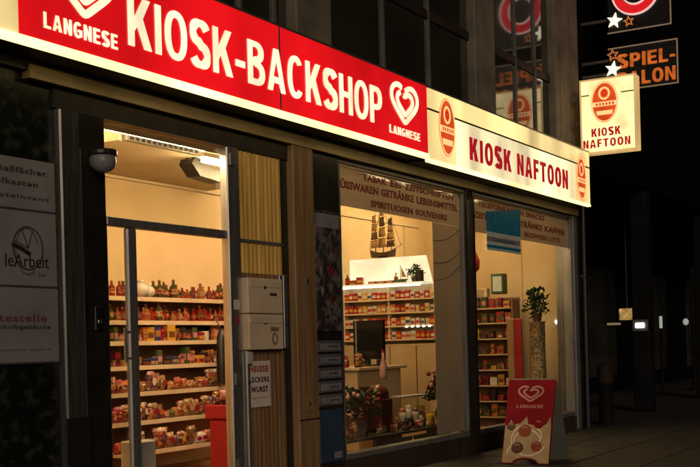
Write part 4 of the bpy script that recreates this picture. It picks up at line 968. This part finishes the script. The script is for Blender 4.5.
for (a, b, r, mm) in ((-.03, .355, .075, 'berry'), (-.10, .17, .07, 'choc'), (.11, .19, .062, 'berry'), (.12, .43, .055, 'maroon'), (-.19, .40, .05, 'choc')):
    k.poly([(a+r*math.cos(q), b+r*.9*math.sin(q)) for q in [2*PI*j/16 for j in range(16)]], oo+Nn*.002, U, V, .001, M[mm]); k.stroke(ell(a-.01, b+.01, r*.55, r*.4, 10, .5, 2.6), .010, oo+Nn*.0035, U, V, .0005, M['pink'])
obj('berry_print', k, fl)
k = heart_emblem(MB(), .0, .765, .30, .17, oo, U, V, M['pink'], .002, .065); obj('heart_emblem', k, fl)
obj('lettering', caps('LANGNESE', oo+U*(-.15)+V*.605, U, V, .30, .034, M['pink'], .001, .2), fl)

# ================================================================== RIGHT SIDE: NEIGHBOUR ARCADE AND STREET
t = thing('arcade_building', 'unlit dark building with an arcade beyond the kiosk', 'building', (30, 3, 0))
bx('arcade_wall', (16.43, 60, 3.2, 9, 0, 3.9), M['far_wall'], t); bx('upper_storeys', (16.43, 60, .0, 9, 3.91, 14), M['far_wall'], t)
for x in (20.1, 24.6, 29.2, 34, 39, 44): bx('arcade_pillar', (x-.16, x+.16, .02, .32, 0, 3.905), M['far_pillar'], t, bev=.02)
for x in (18.5, 22.3, 26.8, 31.5, 36.5): bx('shop_pane', (x-1.3, x+1.3, 3.15, 3.19, .4, 3.0), M['office'], t)
t = thing('pillar_lamp', 'bright cold white lamp on the nearest arcade pillar', 'lamp', (19.93, .15, 1.45))
obj('backplate', MB().box(19.90, 19.939, .03, .30, 1.42, 1.62, M['housing']), t); obj('lens', MB().box(19.85, 19.899, .08, .25, 1.47, 1.57, M['cold'], .02), t)
t = thing('shop_sign', 'small yellow lit sign hanging in the dark arcade', 'sign', (24, 1.65, 1.6))
obj('sign_box', MB().box(23.4, 23.5, 1.30, 1.62, 1.68, 1.92, M['yel'], .01), t); obj('hanger', MB().tube([(23.45, 1.46, 1.92), (23.45, 1.46, 3.9)], .01, M['black'], 5), t)
t = thing('tube_lamp', 'short upright white tube lamp in the dark arcade', 'lamp', (25, 1.2, 1.5))
obj('tube', MB().tube([(24.9, 1.16, 1.50), (24.9, 1.16, 1.76)], .035, M['cold_s'], 8), t); obj('post', MB().tube([(24.9, 1.16, .0), (24.9, 1.16, 1.495)], .03, M['far_pillar'], 8), t)
t = thing('street_lamp', 'thin post with a small pale lamp at the right edge', 'lamp post', (28, 1.2, 0))
obj('post', MB().tube([(28.2, 1.27, 0), (28.2, 1.27, 3.0)], .05, M['far_pillar'], 10), t); obj('lamp_head', MB().ball((28.0, 1.40, 1.66), .07, M['cold_s'], 10, 1.2), t); obj('lamp_arm', MB().tube([(28.2, 1.27, 1.72), (28.02, 1.38, 1.72)], .02, M['far_pillar'], 6), t)
obj('foot_ring', MB().lathe((28.2, 1.27, .0), [(.12, 0), (.12, .05), (.06, .08)], M['far_pillar'], 12), t)
t = thing('wall_light', 'tiny dim lamp left of the yellow sign in the arcade', 'lamp', (25, 2.2, 1.6))
obj('lit_part', MB().box(24.9, 25.0, 2.08, 2.36, 1.60, 1.65, M['box_rim']), t); obj('bracket', MB().box(24.96, 25.0, 2.2, 3.2, 1.652, 1.68, M['black']), t)
t = thing('litter_bin', 'slim grey pillar bin on the pavement past the kiosk corner', 'bin', (16.84, -.18, 0))
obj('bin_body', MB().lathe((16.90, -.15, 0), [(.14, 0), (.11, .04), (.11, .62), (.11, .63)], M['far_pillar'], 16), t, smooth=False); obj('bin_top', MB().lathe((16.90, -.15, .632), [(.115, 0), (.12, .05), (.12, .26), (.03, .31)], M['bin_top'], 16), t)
t = thing('downpipe', 'dark rain pipe at the far corner of the kiosk front', 'pipe', (16.2, -.1, 0))
obj('pipe', MB().tube([(16.2, -.10, .0), (16.2, -.10, 3.3)], .035, M['black'], 10), t); obj('pipe_clip', MB().box(16.15, 16.25, -.14, -.052, 2.2, 2.24, M['dark_frame']), t)
# dark end block closing the street and a few trees
t = thing('far_block', 'almost black block of flats closing the street far away', 'building', (95, -5, 0))
bx('far_wall', (90, 100, -40, 30, 0, 22), M['far_wall'], t)
for i in range(8):
    for j in range(4): bx('far_window', (89.93, 89.99, -30+i*5, -28+i*5, 3+j*4.5, 5+j*4.5), M['office'], t)
def tree(x, y, h, label):
    t = thing('street_tree', label, 'tree', (x, y, 0), 'trees in the dark street')
    k = MB().tube([(x, y, 0), (x+.05, y, h*.3), (x-.05, y+.1, h*.6)], [.16, .12, .07], M['bark'], 8)
    for i in range(7): a = i*.9; k.tube([(x, y, h*(.3+.04*i)), (x+h*.12*math.cos(a), y+h*.12*math.sin(a), h*(.5+.04*i)), (x+h*.22*math.cos(a), y+h*.22*math.sin(a), h*(.62+.04*i))], [.05, .03, .012], M['bark'], 6)
    obj('trunk', k, t)
    k = MB()
    for i in range(26):
        a, q = random.uniform(0, 2*PI), h*.22*random.random()**.5
        leaves(k, (x+q*math.cos(a), y+q*math.sin(a), h*random.uniform(.45, .9)), h*.09, 70, M['leaf'], .22)
    obj('crown', k, t)
tree(42, -3.4, 7, 'nearer black street tree at the right edge'); tree(58, -3.2, 8, 'farther black street tree against the far block')
